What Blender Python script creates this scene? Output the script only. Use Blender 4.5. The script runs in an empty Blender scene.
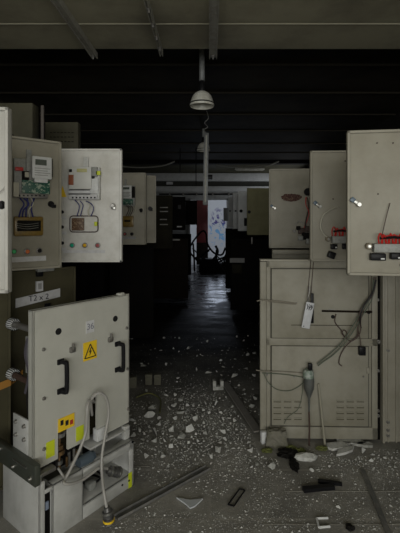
import bpy, bmesh, math, random
from mathutils import Vector, Matrix
random.seed(7)
sc = bpy.context.scene
COL = sc.collection
# ------------------------------------------------------------------ camera, world, light, exposure
CX, HY, F, CZ = 210.0, 224.0, 400.0, 1.55
cam = bpy.data.objects.new('camera', bpy.data.cameras.new('camera'))
COL.objects.link(cam); sc.camera = cam
cam.location = (0, 0, CZ); cam.rotation_euler = (math.pi/2, 0, 0)
cam.data.sensor_fit = 'VERTICAL'; cam.data.sensor_height = 24.0
cam.data.lens = 24.0*F/533.0
cam.data.shift_x = (200-CX)/533.0
cam.data.shift_y = -(266.5-HY)/533.0
cam.data.clip_start = 0.05; cam.data.clip_end = 200

w = bpy.data.worlds.new('world'); sc.world = w; w.use_nodes = True
w.node_tree.nodes['Background'].inputs[0].default_value = (0.80, 0.86, 0.93, 1)
w.node_tree.nodes['Background'].inputs[1].default_value = 0.7

def area(name, loc, rot, sx, sy, energy, color):
    l = bpy.data.lights.new(name, 'AREA'); l.shape = 'RECTANGLE'; l.size = sx; l.size_y = sy
    l.energy = energy; l.color = color
    o = bpy.data.objects.new(name, l); o.location = loc; o.rotation_euler = rot; COL.objects.link(o); return o
# daylight through the wide window behind the viewer
area('window_daylight', (0.0, -4.35, 1.75), (math.radians(90), 0, 0), 5.8, 2.3, 215, (0.985, 0.98, 0.925))
# added fill lamp that brightens the end wall, set at an invented side window
area('end_wall_fill', (3.1, 13.7, 2.2), (math.radians(90), 0, math.radians(90)), 1.8, 1.6, 14, (0.95, 0.97, 1.0))
# daylight through the doorway at the far end of the aisle
area('doorway_daylight', (0.30, 15.35, 1.45), (math.radians(90), 0, math.pi), 0.65, 2.0, 9, (0.72, 0.82, 1.0))
sc.view_settings.view_transform = 'Standard'
sc.view_settings.look = 'None'
sc.view_settings.gamma = 1.0
sc.view_settings.use_curve_mapping = False
sc.view_settings.exposure = 0.0
sc.cycles.max_bounces = 6
sc.cycles.use_denoising = True

# ------------------------------------------------------------------ materials
MATS = {}
def mat(name, color, rough=0.6, metal=0.0, dirt=None, amount=0.35, scale=6.0, bump=0.0, bscale=40.0, emit=0.0, lo=0.42, hi=0.68, detail=6.0, transmission=0.0, alpha=1.0):
    if name in MATS: return MATS[name]
    m = bpy.data.materials.new(name); m.use_nodes = True
    nt = m.node_tree; b = nt.nodes['Principled BSDF']
    b.inputs['Roughness'].default_value = rough; b.inputs['Metallic'].default_value = metal
    c = (*color, 1)
    b.inputs['Base Color'].default_value = c
    tc = nt.nodes.new('ShaderNodeTexCoord')
    if dirt is not None:
        n = nt.nodes.new('ShaderNodeTexNoise'); n.inputs['Scale'].default_value = scale; n.inputs['Detail'].default_value = detail
        n.inputs['Roughness'].default_value = 0.65
        nt.links.new(tc.outputs['Object'], n.inputs['Vector'])
        mr = nt.nodes.new('ShaderNodeMapRange'); mr.inputs[1].default_value = lo; mr.inputs[2].default_value = hi
        mr.inputs[3].default_value = 0; mr.inputs[4].default_value = amount
        nt.links.new(n.outputs['Fac'], mr.inputs[0])
        mx = nt.nodes.new('ShaderNodeMix'); mx.data_type = 'RGBA'
        mx.inputs[6].default_value = c; mx.inputs[7].default_value = (*dirt, 1)
        nt.links.new(mr.outputs[0], mx.inputs[0]); nt.links.new(mx.outputs[2], b.inputs['Base Color'])
    if bump:
        n2 = nt.nodes.new('ShaderNodeTexNoise'); n2.inputs['Scale'].default_value = bscale; n2.inputs['Detail'].default_value = 5
        nt.links.new(tc.outputs['Object'], n2.inputs['Vector'])
        bp = nt.nodes.new('ShaderNodeBump'); bp.inputs['Strength'].default_value = bump; bp.inputs['Distance'].default_value = 0.02
        nt.links.new(n2.outputs['Fac'], bp.inputs['Height']); nt.links.new(bp.outputs[0], b.inputs['Normal'])
    if emit:
        b.inputs['Emission Color'].default_value = c; b.inputs['Emission Strength'].default_value = emit
    if any(k in name for k in ('soot', 'scorched', 'charred', 'olive', 'black_plastic')): b.inputs['Specular IOR Level'].default_value = 0.12
    if alpha < 1: b.inputs['Alpha'].default_value = alpha
    MATS[name] = m; return m

white_paint = mat('white_paint', (0.60, 0.59, 0.555), 0.5, dirt=(0.36, 0.34, 0.29), amount=0.55, scale=9)
cream_paint = mat('cream_paint', (0.29, 0.272, 0.218), 0.55, dirt=(0.205, 0.186, 0.142), amount=0.6, scale=5)
grey_cream = mat('grey_cream_paint', (0.29, 0.272, 0.22), 0.55, dirt=(0.20, 0.185, 0.14), amount=0.7, scale=4)
cream_dim = mat('dirty_cream_paint', (0.26, 0.246, 0.198), 0.6, dirt=(0.17, 0.155, 0.11), amount=0.75, scale=3.5, bump=0.05)
olive = mat('olive_paint', (0.075, 0.068, 0.040), 0.6, dirt=(0.045, 0.04, 0.025), amount=0.7, scale=4)
olive_box = mat('dark_olive_box_paint', (0.085, 0.08, 0.055), 0.6, dirt=(0.05, 0.047, 0.03), amount=0.7, scale=4)
olive_light = mat('light_olive_paint', (0.20, 0.19, 0.105), 0.6, dirt=(0.12, 0.11, 0.06), amount=0.6, scale=4)
sooty_olive = mat('sooty_olive_paint', (0.022, 0.019, 0.010), 0.65, dirt=(0.009, 0.008, 0.005), amount=0.8, scale=5)
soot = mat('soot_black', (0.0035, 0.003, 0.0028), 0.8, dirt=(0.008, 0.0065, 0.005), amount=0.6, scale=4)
soot_brown = mat('scorched_brown', (0.013, 0.008, 0.0045), 0.7, dirt=(0.005, 0.004, 0.003), amount=0.8, scale=6)
pale_far = mat('pale_grey_paint', (0.52, 0.53, 0.53), 0.5, dirt=(0.3, 0.3, 0.3), amount=0.4, scale=6)
cart_grey = mat('warm_grey_paint', (0.47, 0.465, 0.415), 0.42, dirt=(0.38, 0.375, 0.33), amount=0.45, scale=8)
cart_base = mat('light_grey_paint', (0.47, 0.47, 0.45), 0.45, dirt=(0.30, 0.30, 0.28), amount=0.6, scale=9)
green_steel = mat('dark_green_steel', (0.085, 0.095, 0.078), 0.4, 0.5, dirt=(0.09, 0.085, 0.07), amount=0.4, scale=14)
black_plastic = mat('black_plastic', (0.010, 0.010, 0.011), 0.35)
black_rough = mat('charred_black', (0.012, 0.011, 0.010), 0.8)
hole = mat('dark_hole', (0.004, 0.004, 0.004), 0.9)
steel = mat('steel', (0.42, 0.42, 0.40), 0.35, 0.9, dirt=(0.2, 0.18, 0.15), amount=0.5, scale=30)
dull_steel = mat('dull_steel', (0.24, 0.235, 0.22), 0.5, 0.6, dirt=(0.12, 0.10, 0.08), amount=0.6, scale=18)
brass = mat('brass', (0.30, 0.19, 0.09), 0.4, 0.8, dirt=(0.10, 0.06, 0.03), amount=0.6, scale=25)
yellow = mat('warning_yellow', (0.78, 0.52, 0.02), 0.5)
neon = mat('yellow_green_sticker', (0.55, 0.62, 0.02), 0.5)
orange_paint = mat('orange_stripe_paint', (0.33, 0.15, 0.02), 0.6)
ink = mat('black_ink', (0.01, 0.01, 0.012), 0.6)
red_ink = mat('red_ink', (0.4, 0.03, 0.02), 0.6)
paper = mat('white_label_paper', (0.55, 0.55, 0.56), 0.6, dirt=(0.38, 0.37, 0.35), amount=0.5, scale=30)
dim_paper = mat('grey_label_paper', (0.27, 0.27, 0.27), 0.6, dirt=(0.18, 0.17, 0.15), amount=0.5, scale=20)
meter_white = mat('meter_white_plastic', (0.62, 0.63, 0.63), 0.4, dirt=(0.42, 0.41, 0.38), amount=0.4, scale=40)
meter_grey = mat('grey_plastic', (0.27, 0.275, 0.26), 0.5, dirt=(0.12, 0.12, 0.10), amount=0.5, scale=60)
lcd = mat('lcd_grey', (0.07, 0.085, 0.07), 0.2)
pcb = mat('circuit_green', (0.015, 0.095, 0.065), 0.45, dirt=(0.36, 0.42, 0.33), amount=1.0, scale=75, lo=0.53, hi=0.58)
blue_wire = mat('blue_wire', (0.02, 0.025, 0.16), 0.45)
white_wire = mat('cream_wire', (0.48, 0.46, 0.38), 0.5)
red_wire = mat('red_wire', (0.50, 0.02, 0.015), 0.4)
brown_wire = mat('brown_wire', (0.055, 0.032, 0.024), 0.6)
green_wire = mat('grey_green_wire', (0.07, 0.09, 0.06), 0.6)
grey_cable = mat('grey_cable', (0.30, 0.29, 0.27), 0.45)
amber = mat('amber_plastic', (0.22, 0.14, 0.03), 0.3, dirt=(0.08, 0.05, 0.015), amount=0.6, scale=50)
brown_term = mat('brown_terminal', (0.09, 0.045, 0.02), 0.5, dirt=(0.30, 0.22, 0.14), amount=0.7, scale=90, lo=0.5, hi=0.6)
lens_green = mat('green_lens', (0.02, 0.42, 0.12), 0.2)
lens_teal = mat('teal_lens', (0.02, 0.36, 0.22), 0.2)
lens_orange = mat('orange_lens', (0.55, 0.12, 0.02), 0.2)
lens_yellow = mat('yellow_lens', (0.62, 0.36, 0.02), 0.2)
lens_pink = mat('pink_lens', (0.36, 0.10, 0.10), 0.2)
stain_mat = mat('burnt_red_stain', (0.06, 0.02, 0.015), 0.8, dirt=(0.20, 0.14, 0.10), amount=0.8, scale=110, lo=0.5, hi=0.6)
plaster = mat('plaster', (0.56, 0.56, 0.53), 0.85, dirt=(0.27, 0.27, 0.25), amount=0.8, scale=25)
plaster_dim = mat('sooty_plaster', (0.42, 0.42, 0.39), 0.85, dirt=(0.16, 0.16, 0.145), amount=0.9, scale=25)
concrete = mat('concrete', (0.16, 0.15, 0.12), 0.9, dirt=(0.08, 0.08, 0.05), amount=0.8, scale=14, bump=0.3)
moss = mat('moss', (0.11, 0.12, 0.03), 0.9, dirt=(0.05, 0.06, 0.02), amount=0.8, scale=40)
lamp_white = mat('enamel_white', (0.66, 0.65, 0.58), 0.35, dirt=(0.3, 0.28, 0.22), amount=0.5, scale=10)
pipe_grey = mat('galvanised_pipe', (0.30, 0.31, 0.31), 0.45, 0.3, dirt=(0.08, 0.08, 0.07), amount=0.5, scale=12)
red_door = mat('dark_red_paint', (0.16, 0.02, 0.022), 0.5, dirt=(0.08, 0.012, 0.012), amount=0.6, scale=4)
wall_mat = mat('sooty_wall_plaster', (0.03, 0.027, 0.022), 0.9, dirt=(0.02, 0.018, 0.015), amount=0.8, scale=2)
wall_pale = mat('pale_wall_plaster', (0.55, 0.53, 0.48), 0.9, dirt=(0.4, 0.38, 0.33), amount=0.6, scale=2)
wall_grey = mat('grey_wall_plaster', (0.42, 0.43, 0.43), 0.8, dirt=(0.18, 0.18, 0.17), amount=0.6, scale=2)
wall_dark = mat('dark_recess', (0.035, 0.035, 0.028), 0.8)
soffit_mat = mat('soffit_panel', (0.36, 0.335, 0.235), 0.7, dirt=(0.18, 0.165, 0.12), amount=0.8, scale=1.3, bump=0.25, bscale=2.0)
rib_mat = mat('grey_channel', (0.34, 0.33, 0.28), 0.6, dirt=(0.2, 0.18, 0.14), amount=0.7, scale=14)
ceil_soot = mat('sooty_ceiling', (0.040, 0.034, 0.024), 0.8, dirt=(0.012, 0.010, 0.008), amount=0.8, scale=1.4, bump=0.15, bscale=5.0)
ceil_daylit = mat('olive_ceiling_daylit', (0.07, 0.064, 0.035), 0.7, dirt=(0.03, 0.027, 0.018), amount=0.8, scale=2)  # paler end ceiling: the daylight on it is put into the colour

def floor_material():
    m = bpy.data.materials.new('wet_dusty_concrete'); m.use_nodes = True; nt = m.node_tree; b = nt.nodes['Principled BSDF']
    tc = nt.nodes.new('ShaderNodeTexCoord')
    def noise(s, d=8, r=0.65):
        n = nt.nodes.new('ShaderNodeTexNoise'); n.inputs['Scale'].default_value = s; n.inputs['Detail'].default_value = d; n.inputs['Roughness'].default_value = r
        nt.links.new(tc.outputs['Object'], n.inputs['Vector']); return n.outputs['Fac']
    def rng(src, a, c, lo=0.0, hi=1.0):
        n = nt.nodes.new('ShaderNodeMapRange'); n.inputs[1].default_value = a; n.inputs[2].default_value = c; n.inputs[3].default_value = lo; n.inputs[4].default_value = hi
        nt.links.new(src, n.inputs[0]); return n.outputs[0]
    def mix(f, a, c):
        n = nt.nodes.new('ShaderNodeMix'); n.data_type = 'RGBA'; nt.links.new(f, n.inputs[0])
        for s, v in ((6, a), (7, c)):
            if isinstance(v, tuple): n.inputs[s].default_value = (*v, 1)
            else: nt.links.new(v, n.inputs[s])
        return n.outputs[2]
    def math_(op, a, c):
        n = nt.nodes.new('ShaderNodeMath'); n.operation = op
        for i, v in enumerate((a, c)):
            if isinstance(v, (int, float)): n.inputs[i].default_value = v
            else: nt.links.new(v, n.inputs[i])
        return n.outputs[0]
    sep = nt.nodes.new('ShaderNodeSeparateXYZ'); nt.links.new(tc.outputs['Object'], sep.inputs[0])
    Y = sep.outputs['Y']
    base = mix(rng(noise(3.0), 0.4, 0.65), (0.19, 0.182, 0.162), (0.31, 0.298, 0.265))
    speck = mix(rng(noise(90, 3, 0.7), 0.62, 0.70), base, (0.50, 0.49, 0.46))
    # fine plaster dust lies in a ragged patch in front of the cubicles; the wet aisle beyond is soot-black, with the light's falloff painted in
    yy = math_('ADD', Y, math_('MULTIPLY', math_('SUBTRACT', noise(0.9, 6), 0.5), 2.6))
    burnt = rng(yy, 2.9, 4.9)  # darkening up the aisle: soot plus painted-in light falloff
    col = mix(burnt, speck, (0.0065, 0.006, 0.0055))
    # slab joints
    br = nt.nodes.new('ShaderNodeTexBrick'); br.inputs['Scale'].default_value = 1.0; br.inputs['Mortar Size'].default_value = 0.008
    br.inputs['Brick Width'].default_value = 3.2; br.inputs['Row Height'].default_value = 0.42; br.inputs['Color1'].default_value = (0, 0, 0, 1); br.inputs['Color2'].default_value = (0, 0, 0, 1); br.inputs['Mortar'].default_value = (1, 1, 1, 1)
    nt.links.new(tc.outputs['Object'], br.inputs['Vector'])
    col = mix(math_('MULTIPLY', math_('MULTIPLY', br.outputs['Fac'], 0.4), math_('SUBTRACT', 1.0, burnt)), col, (0.34, 0.32, 0.28))
    nt.links.new(col, b.inputs['Base Color'])
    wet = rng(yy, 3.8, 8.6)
    mp = nt.nodes.new('ShaderNodeMapping'); mp.inputs['Scale'].default_value = (1.3, 4.2, 1.0); nt.links.new(tc.outputs['Object'], mp.inputs['Vector'])
    pn = nt.nodes.new('ShaderNodeTexNoise'); pn.inputs['Scale'].default_value = 1.0; pn.inputs['Detail'].default_value = 6; pn.inputs['Roughness'].default_value = 0.7
    nt.links.new(mp.outputs[0], pn.inputs['Vector'])
    puddle = rng(pn.outputs['Fac'], 0.46, 0.54, 0.40, 0.68)
    rg = math_('SUBTRACT', 0.8, math_('MULTIPLY', wet, puddle))
    nt.links.new(rg, b.inputs['Roughness'])
    bp = nt.nodes.new('ShaderNodeBump'); bp.inputs['Strength'].default_value = 0.6; bp.inputs['Distance'].default_value = 0.010
    nt.links.new(noise(9, 8, 0.7), bp.inputs['Height']); nt.links.new(bp.outputs[0], b.inputs['Normal'])
    return m

def scrawl_material():
    m = bpy.data.materials.new('pale_wall_with_blue_scrawl'); m.use_nodes = True; nt = m.node_tree; b = nt.nodes['Principled BSDF']
    b.inputs['Roughness'].default_value = 0.9
    tc = nt.nodes.new('ShaderNodeTexCoord')
    n = nt.nodes.new('ShaderNodeTexNoise'); n.inputs['Scale'].default_value = 3.2; n.inputs['Detail'].default_value = 3; n.inputs['Distortion'].default_value = 1.6
    nt.links.new(tc.outputs['Object'], n.inputs['Vector'])
    g = nt.nodes.new('ShaderNodeMapRange'); g.inputs[1].default_value = 0.50; g.inputs[2].default_value = 0.56
    nt.links.new(n.outputs['Fac'], g.inputs[0])
    # the painted patch is an oval of its own
    mp = nt.nodes.new('ShaderNodeVectorMath'); mp.operation = 'SUBTRACT'; mp.inputs[1].default_value = (0.38, 0, 1.35)
    nt.links.new(tc.outputs['Object'], mp.inputs[0])
    ml = nt.nodes.new('ShaderNodeVectorMath'); ml.operation = 'MULTIPLY'; ml.inputs[1].default_value = (2.1, 0, 0.95)
    nt.links.new(mp.outputs[0], ml.inputs[0])
    ln = nt.nodes.new('ShaderNodeVectorMath'); ln.operation = 'LENGTH'; nt.links.new(ml.outputs[0], ln.inputs[0])
    e = nt.nodes.new('ShaderNodeMapRange'); e.inputs[1].default_value = 1.0; e.inputs[2].default_value = 0.7
    nt.links.new(ln.outputs['Value'], e.inputs[0])
    mu = nt.nodes.new('ShaderNodeMath'); mu.operation = 'MULTIPLY'; nt.links.new(g.outputs[0], mu.inputs[0]); nt.links.new(e.outputs[0], mu.inputs[1])
    sp = nt.nodes.new('ShaderNodeSeparateXYZ'); nt.links.new(tc.outputs['Object'], sp.inputs[0])
    hz = nt.nodes.new('ShaderNodeMapRange'); hz.inputs[1].default_value = 1.3; hz.inputs[2].default_value = 1.6; nt.links.new(sp.outputs['Z'], hz.inputs[0])
    c2 = nt.nodes.new('ShaderNodeMix'); c2.data_type = 'RGBA'; c2.inputs[6].default_value = (0.20, 0.45, 0.75, 1); c2.inputs[7].default_value = (0.10, 0.08, 0.28, 1)
    nt.links.new(hz.outputs[0], c2.inputs[0])
    mx = nt.nodes.new('ShaderNodeMix'); mx.data_type = 'RGBA'; mx.inputs[6].default_value = (0.62, 0.63, 0.66, 1)
    nt.links.new(c2.outputs[2], mx.inputs[7]); nt.links.new(mu.outputs[0], mx.inputs[0]); nt.links.new(mx.outputs[2], b.inputs['Base Color'])
    return m

# ------------------------------------------------------------------ mesh helpers
class MB:
    def __init__(s): s.bm = bmesh.new()
    def _merge(s, t):
        me = bpy.data.meshes.new('t'); t.to_mesh(me); t.free(); s.bm.from_mesh(me); bpy.data.meshes.remove(me)
    def box(s, x0, x1, y0, y1, z0, z1, bev=0.0, seg=2, rot=None, at=None):
        t = bmesh.new(); bmesh.ops.create_cube(t, size=1)
        for v in t.verts:
            v.co = Vector(((x0+x1)/2+v.co.x*(x1-x0), (y0+y1)/2+v.co.y*(y1-y0), (z0+z1)/2+v.co.z*(z1-z0)))
        if bev:
            bmesh.ops.bevel(t, geom=list(t.edges), offset=bev, segments=seg, affect='EDGES', profile=0.5)
        if rot is not None:
            c = Vector(at) if at is not None else Vector(((x0+x1)/2, (y0+y1)/2, (z0+z1)/2))
            for v in t.verts: v.co = c + rot @ (v.co-c)
        s._merge(t); return s
    def tube(s, pts, r, n=8, cap=True, smooth=True):
        pts = [Vector(p) for p in pts]
        if smooth and len(pts) > 2:
            q = []
            for i in range(len(pts)-1):
                p0 = pts[max(i-1, 0)]; p1 = pts[i]; p2 = pts[i+1]; p3 = pts[min(i+2, len(pts)-1)]
                for k in range(5):
                    t = k/5
                    q.append(0.5*((2*p1)+(-p0+p2)*t+(2*p0-5*p1+4*p2-p3)*t*t+(-p0+3*p1-3*p2+p3)*t*t*t))
            q.append(pts[-1]); pts = q
        rings = []
        up = None
        for i, p in enumerate(pts):
            d = (pts[min(i+1, len(pts)-1)]-pts[max(i-1, 0)])
            if d.length < 1e-9: d = Vector((0, 0, 1))
            d.normalize()
            if up is None: up = d.orthogonal().normalized()
            else:
                up = up-d*up.dot(d)
                up = up.normalized() if up.length > 1e-6 else d.orthogonal().normalized()
            side = d.cross(up)
            rr = r[i] if isinstance(r, list) else r
            rings.append([s.bm.verts.new(p+rr*(math.cos(2*math.pi*k/n)*up+math.sin(2*math.pi*k/n)*side)) for k in range(n)])
        for a, b in zip(rings, rings[1:]):
            for k in range(n): s.bm.faces.new((a[k], a[(k+1) % n], b[(k+1) % n], b[k]))
        if cap:
            s.bm.faces.new(list(reversed(rings[0]))); s.bm.faces.new(rings[-1])
        return s
    def cyl(s, p0, p1, r, n=16): return s.tube([p0, p1], r, n, smooth=False)
    def lathe(s, c, prof, axis='Z', n=24):
        rings = []
        for (r, h) in prof:
            ring = []
            for k in range(n):
                a = 2*math.pi*k/n
                if axis == 'Z': v = Vector((r*math.cos(a), r*math.sin(a), h))
                elif axis == 'Y': v = Vector((r*math.cos(a), h, r*math.sin(a)))
                else: v = Vector((h, r*math.cos(a), r*math.sin(a)))
                ring.append(s.bm.verts.new(Vector(c)+v))
            rings.append(ring)
        for a, b in zip(rings, rings[1:]):
            for k in range(n): s.bm.faces.new((a[k], a[(k+1) % n], b[(k+1) % n], b[k]))
        return s
    def prism(s, pts, y0, y1):
        a = [s.bm.verts.new((x, y0, z)) for x, z in pts]; b = [s.bm.verts.new((x, y1, z)) for x, z in pts]
        s.bm.faces.new(a); s.bm.faces.new(list(reversed(b)))
        for i in range(len(pts)):
            j = (i+1) % len(pts); s.bm.faces.new((a[j], a[i], b[i], b[j]))
        return s
    def slab(s, pts, z0, z1):
        a = [s.bm.verts.new((x, y, z0)) for x, y in pts]; b = [s.bm.verts.new((x, y, z1)) for x, y in pts]
        s.bm.faces.new(list(reversed(a))); s.bm.faces.new(b)
        for i in range(len(pts)):
            j = (i+1) % len(pts); s.bm.faces.new((a[i], a[j], b[j], b[i]))
        return s
    def build(s, name, m, parent=None, loc=(0, 0, 0), rz=0.0, smooth=True):
        bmesh.ops.recalc_face_normals(s.bm, faces=s.bm.faces)
        me = bpy.data.meshes.new(name); s.bm.to_mesh(me); s.bm.free()
        me.materials.append(m)
        if smooth:
            for p in me.polygons: p.use_smooth = True
            me.set_sharp_from_angle(angle=math.radians(35))
        o = bpy.data.objects.new(name, me); COL.objects.link(o)
        o.location = loc; o.rotation_euler = (0, 0, rz)
        if parent: o.parent = parent
        return o

def tag(o, label, cat, group=None, kind=None):
    o['label'] = label; o['category'] = cat
    if group: o['group'] = group
    if kind: o['kind'] = kind
    return o
def thing(name, label, cat, loc=(0, 0, 0), rz=0, group=None):
    o = bpy.data.objects.new(name, None); COL.objects.link(o); o.location = loc; o.rotation_euler = (0, 0, rz)
    o.empty_display_size = 0.1
    return tag(o, label, cat, group)
def struct(name, mb, m):
    o = mb.build(name, m); o['kind'] = 'structure'; return o
def copy_tree(o, parent=None):
    c = o.copy(); COL.objects.link(c)
    if parent: c.parent = parent
    for ch in list(o.children): copy_tree(ch, c)
    return c
def at(px, py, Y): return Vector(((px-CX)*Y/F, Y, CZ-(py-HY)*Y/F))
def ground(px, py):
    Y = CZ*F/(py-HY); return Vector(((px-CX)*Y/F, Y, 0))

class Panel:
    """A standing sheet: local x runs along it, -y comes off its face towards the aisle end, z up."""
    def __init__(s, L, R, z0, h):
        s.o = Vector((L[0], L[1], z0)); d = Vector((R[0]-L[0], R[1]-L[1], 0)); s.w = d.length; s.u = d.normalized()
        s.n = Vector((s.u.y, -s.u.x, 0)); s.h = h; s.rz = math.atan2(d.y, d.x); s.obj = None
    def pt(s, px, py, d=0.0):
        dr = Vector(((px-CX)/F, 1.0, -(py-HY)/F)); C = Vector((0, 0, CZ)); o = s.o+s.n*d
        t = (o-C).dot(s.n)/dr.dot(s.n); q = C+dr*t-s.o
        return Vector((q.dot(s.u), -d, q.z))
    def leaf(s, name, m, parent, t=0.028, lip=0.012, bev=0.004):
        b = MB().box(0, s.w, 0, t, 0, s.h, bev)
        r = 0.014
        for (x0, x1, z0, z1) in ((0, s.w, 0, r), (0, s.w, s.h-r, s.h), (0, r, 0, s.h), (s.w-r, s.w, 0, s.h)):
            b.box(x0, x1, -lip, 0.002, z0, z1, 0.002, 1)
        s.obj = b.build(name, m, parent, s.o-parent.location, s.rz); return s.obj
    def box(s, name, m, x0, y0, x1, y1, d0, d1, bev=0.0, parent=None):
        a = s.pt((x0+x1)/2, y0, 0); b = s.pt((x0+x1)/2, y1, 0); l = s.pt(x0, (y0+y1)/2, 0); r = s.pt(x1, (y0+y1)/2, 0)
        return MB().box(l.x, r.x, -d1, -d0, b.z, a.z, bev).build(name, m, parent or s.obj)
    def tube(s, name, m, pts, r, parent=None):
        return MB().tube([s.pt(*p) for p in pts], r, 8).build(name, m, parent or s.obj)
    def knob(s, name, m, px, py, r, d, parent=None, d0=0.0):
        c = s.pt(px, py, 0)
        return MB().lathe((c.x, 0, c.z), [(0.0001, -d), (r*0.8, -d), (r, -d*0.8), (r, -d0), (0.0001, -d0)], 'Y', 16).build(name, m, parent or s.obj)

def text(body, size, m, parent, loc, rot, name='lettering', align='CENTER'):
    c = bpy.data.curves.new('t', 'FONT'); c.body = body; c.size = size; c.align_x = align; c.align_y = 'CENTER'; c.extrude = 0.0006
    t = bpy.data.objects.new('t', c); COL.objects.link(t)
    bpy.context.view_layer.update()
    me = bpy.data.meshes.new_from_object(t.evaluated_get(bpy.context.evaluated_depsgraph_get()))
    bpy.data.objects.remove(t); me.materials.clear(); me.materials.append(m)
    o = bpy.data.objects.new(name, me); COL.objects.link(o); o.parent = parent; o.location = loc; o.rotation_euler = rot
    return o

# ------------------------------------------------------------------ the room
RX = 3.2
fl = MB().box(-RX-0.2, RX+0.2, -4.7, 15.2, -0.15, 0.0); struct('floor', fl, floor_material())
struct('wall_left', MB().box(-RX-0.2, -RX, -4.7, 1.0, 0, 3.9), wall_pale)
struct('wall_right', MB().box(RX, RX+0.2, -4.7, 1.0, 0, 3.9), wall_pale)
struct('wall_left_far', MB().box(-RX-0.2, -RX, 1.0, 15.2, 0, 3.9), wall_mat)
struct('wall_right_far', MB().box(RX, RX+0.2, 1.0, 12.7, 0, 3.9).box(RX, RX+0.2, 14.7, 15.2, 0, 3.9).box(RX, RX+0.2, 12.7, 14.7, 0, 1.1).box(RX, RX+0.2, 12.7, 14.7, 3.1, 3.9), wall_mat)
wb = MB()
wb.box(-RX, RX, -4.7, -4.5, 0, 0.5).box(-RX, RX, -4.7, -4.5, 3.0, 3.9).box(-RX, -3.0, -4.7, -4.5, 0.5, 3.0).box(3.0, RX, -4.7, -4.5, 0.5, 3.0)
struct('wall_back', wb, wall_pale)
wf = MB()
for x in (-3.0, -1.5, 0.0, 1.5, 2.95): wf.box(x, x+0.05, -4.65, -4.55, 0.5, 3.0)
wf.box(-3.0, 3.0, -4.65, -4.55, 0.5, 0.55).box(-3.0, 3.0, -4.65, -4.55, 2.95, 3.0)
struct('window_1', wf, white_paint)
wf = MB()
for y in (12.7, 13.68, 14.65): wf.box(RX+0.05, RX+0.12, y, y+0.05, 1.1, 3.1)
wf.box(RX+0.05, RX+0.12, 12.7, 14.7, 1.1, 1.15).box(RX+0.05, RX+0.12, 12.7, 14.7, 3.05, 3.1)
struct('added_side_window', wf, white_paint)  # unseen window frame, added to go with the end wall fill lamp
# end wall with the doorway: opening x -0.80..0.675, up to 2.5
DX0, DX1, DZ = -0.80, 0.675, 2.5
we = MB()
we.box(-RX, DX0, 15.0, 15.2, 0, 2.78).box(DX1, RX, 15.0, 15.2, 0, 2.78).box(DX0, DX1, 15.0, 15.2, DZ, 2.78)
struct('wall_front', we, wall_grey)
struct('wall_front_recess', MB().box(-RX, RX, 15.05, 15.2, 2.95, 3.17), wall_dark)
struct('trim_1', MB().box(-RX, RX, 14.92, 15.2, 2.76, 2.96, 0.01), pale_far)
struct('trim_2', MB().box(-RX, RX, 14.85, 15.2, 3.15, 3.44, 0.01), pale_far)
df = MB(); df.box(DX0, DX0+0.06, 14.95, 15.05, 0, DZ).box(DX1-0.06, DX1, 14.95, 15.05, 0, DZ).box(DX0, DX1, 14.95, 15.05, DZ-0.06, DZ)
struct('door_1', df, wall_grey)
# ceilings
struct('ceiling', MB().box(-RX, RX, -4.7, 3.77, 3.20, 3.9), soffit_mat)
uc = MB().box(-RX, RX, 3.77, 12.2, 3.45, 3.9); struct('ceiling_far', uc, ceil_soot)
struct('ceiling_end', MB().box(-RX, RX, 12.2, 15.2, 3.45, 3.9), ceil_daylit)
sm = MB()
for y in (3.30, 1.9): sm.box(-RX, RX, y-0.006, y+0.006, 3.1965, 3.201)
struct('trim_3', sm, mat('soffit_seam', (0.42, 0.40, 0.30), 0.7))
st = MB()
for y in (4.75, 5.76, 6.9, 8.1, 9.4, 10.6): st.box(-RX, RX, y-0.012, y+0.012, 3.425, 3.451)
struct('trim_4', st, mat('sooty_batten', (0.030, 0.026, 0.019), 0.8))
struct('ceiling_beam', MB().box(-RX, RX, 11.95, 12.2, 3.36, 3.452, 0.01), soot)
fj = MB()
for (y, xa, xb) in ((491, 285, 420), (524, 262, 420), (438.5, 130, 215), (466, 60, 150)):
    a_, b_ = ground(xa, y), ground(xb, y); fj.box(a_.x, b_.x, a_.y-0.006, a_.y+0.006, -0.005, 0.0015)
struct('trim_5', fj, mat('joint_filler', (0.25, 0.24, 0.21), 0.85, dirt=(0.14, 0.13, 0.11), amount=0.9, scale=6))
# outside, past the doorway
struct('ground_outside', MB().box(-8, 8, 15.2, 24, -0.2, -0.02), mat('pale_paving', (0.35, 0.36, 0.37), 0.9, dirt=(0.2, 0.2, 0.2), amount=0.6, scale=2))
struct('wall_outside', MB().box(-5, 5, 19.0, 19.2, -0.02, 5.0), scrawl_material())

# ceiling channels
def channel(X, w_, y0, y1, label, bolts):
    o = thing('ceiling_channel', label, 'ceiling channel', (X, y0, 3.2))
    L = y1-y0
    b = MB().box(-w_/2, w_/2, 0, L, -0.045, 0.0, 0.003, 1)
    b.box(-w_/2, -w_/2+0.008, 0, L, -0.06, -0.04).box(w_/2-0.008, w_/2, 0, L, -0.06, -0.04)
    b.build('profile', rib_mat, o)
    for (dy, side) in bolts:
        q = MB().cyl((side*w_*0.2, dy, -0.04), (side*w_*0.2, dy, -0.085), 0.008, 8).cyl((side*w_*0.2, dy, -0.05), (side*w_*0.2, dy, -0.062), 0.017, 6)
        q.build('bolt', dull_steel, o)
    return o
channel(-1.11, 0.055, -2.0, 3.86, 'grey channel under the ceiling with a stud at its end, nearest the meter doors', [(5.8, 0)])
channel(-0.46, 0.03, -2.0, 3.80, 'narrow ceiling channel carrying a row of small bolts', [(4.75+0.22*i, 1) for i in range(5)])
channel(0.03, 0.075, -2.0, 3.86, 'wide ceiling channel running straight above the aisle, ahead of the domed lamps', [(5.8, 0)])

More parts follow.
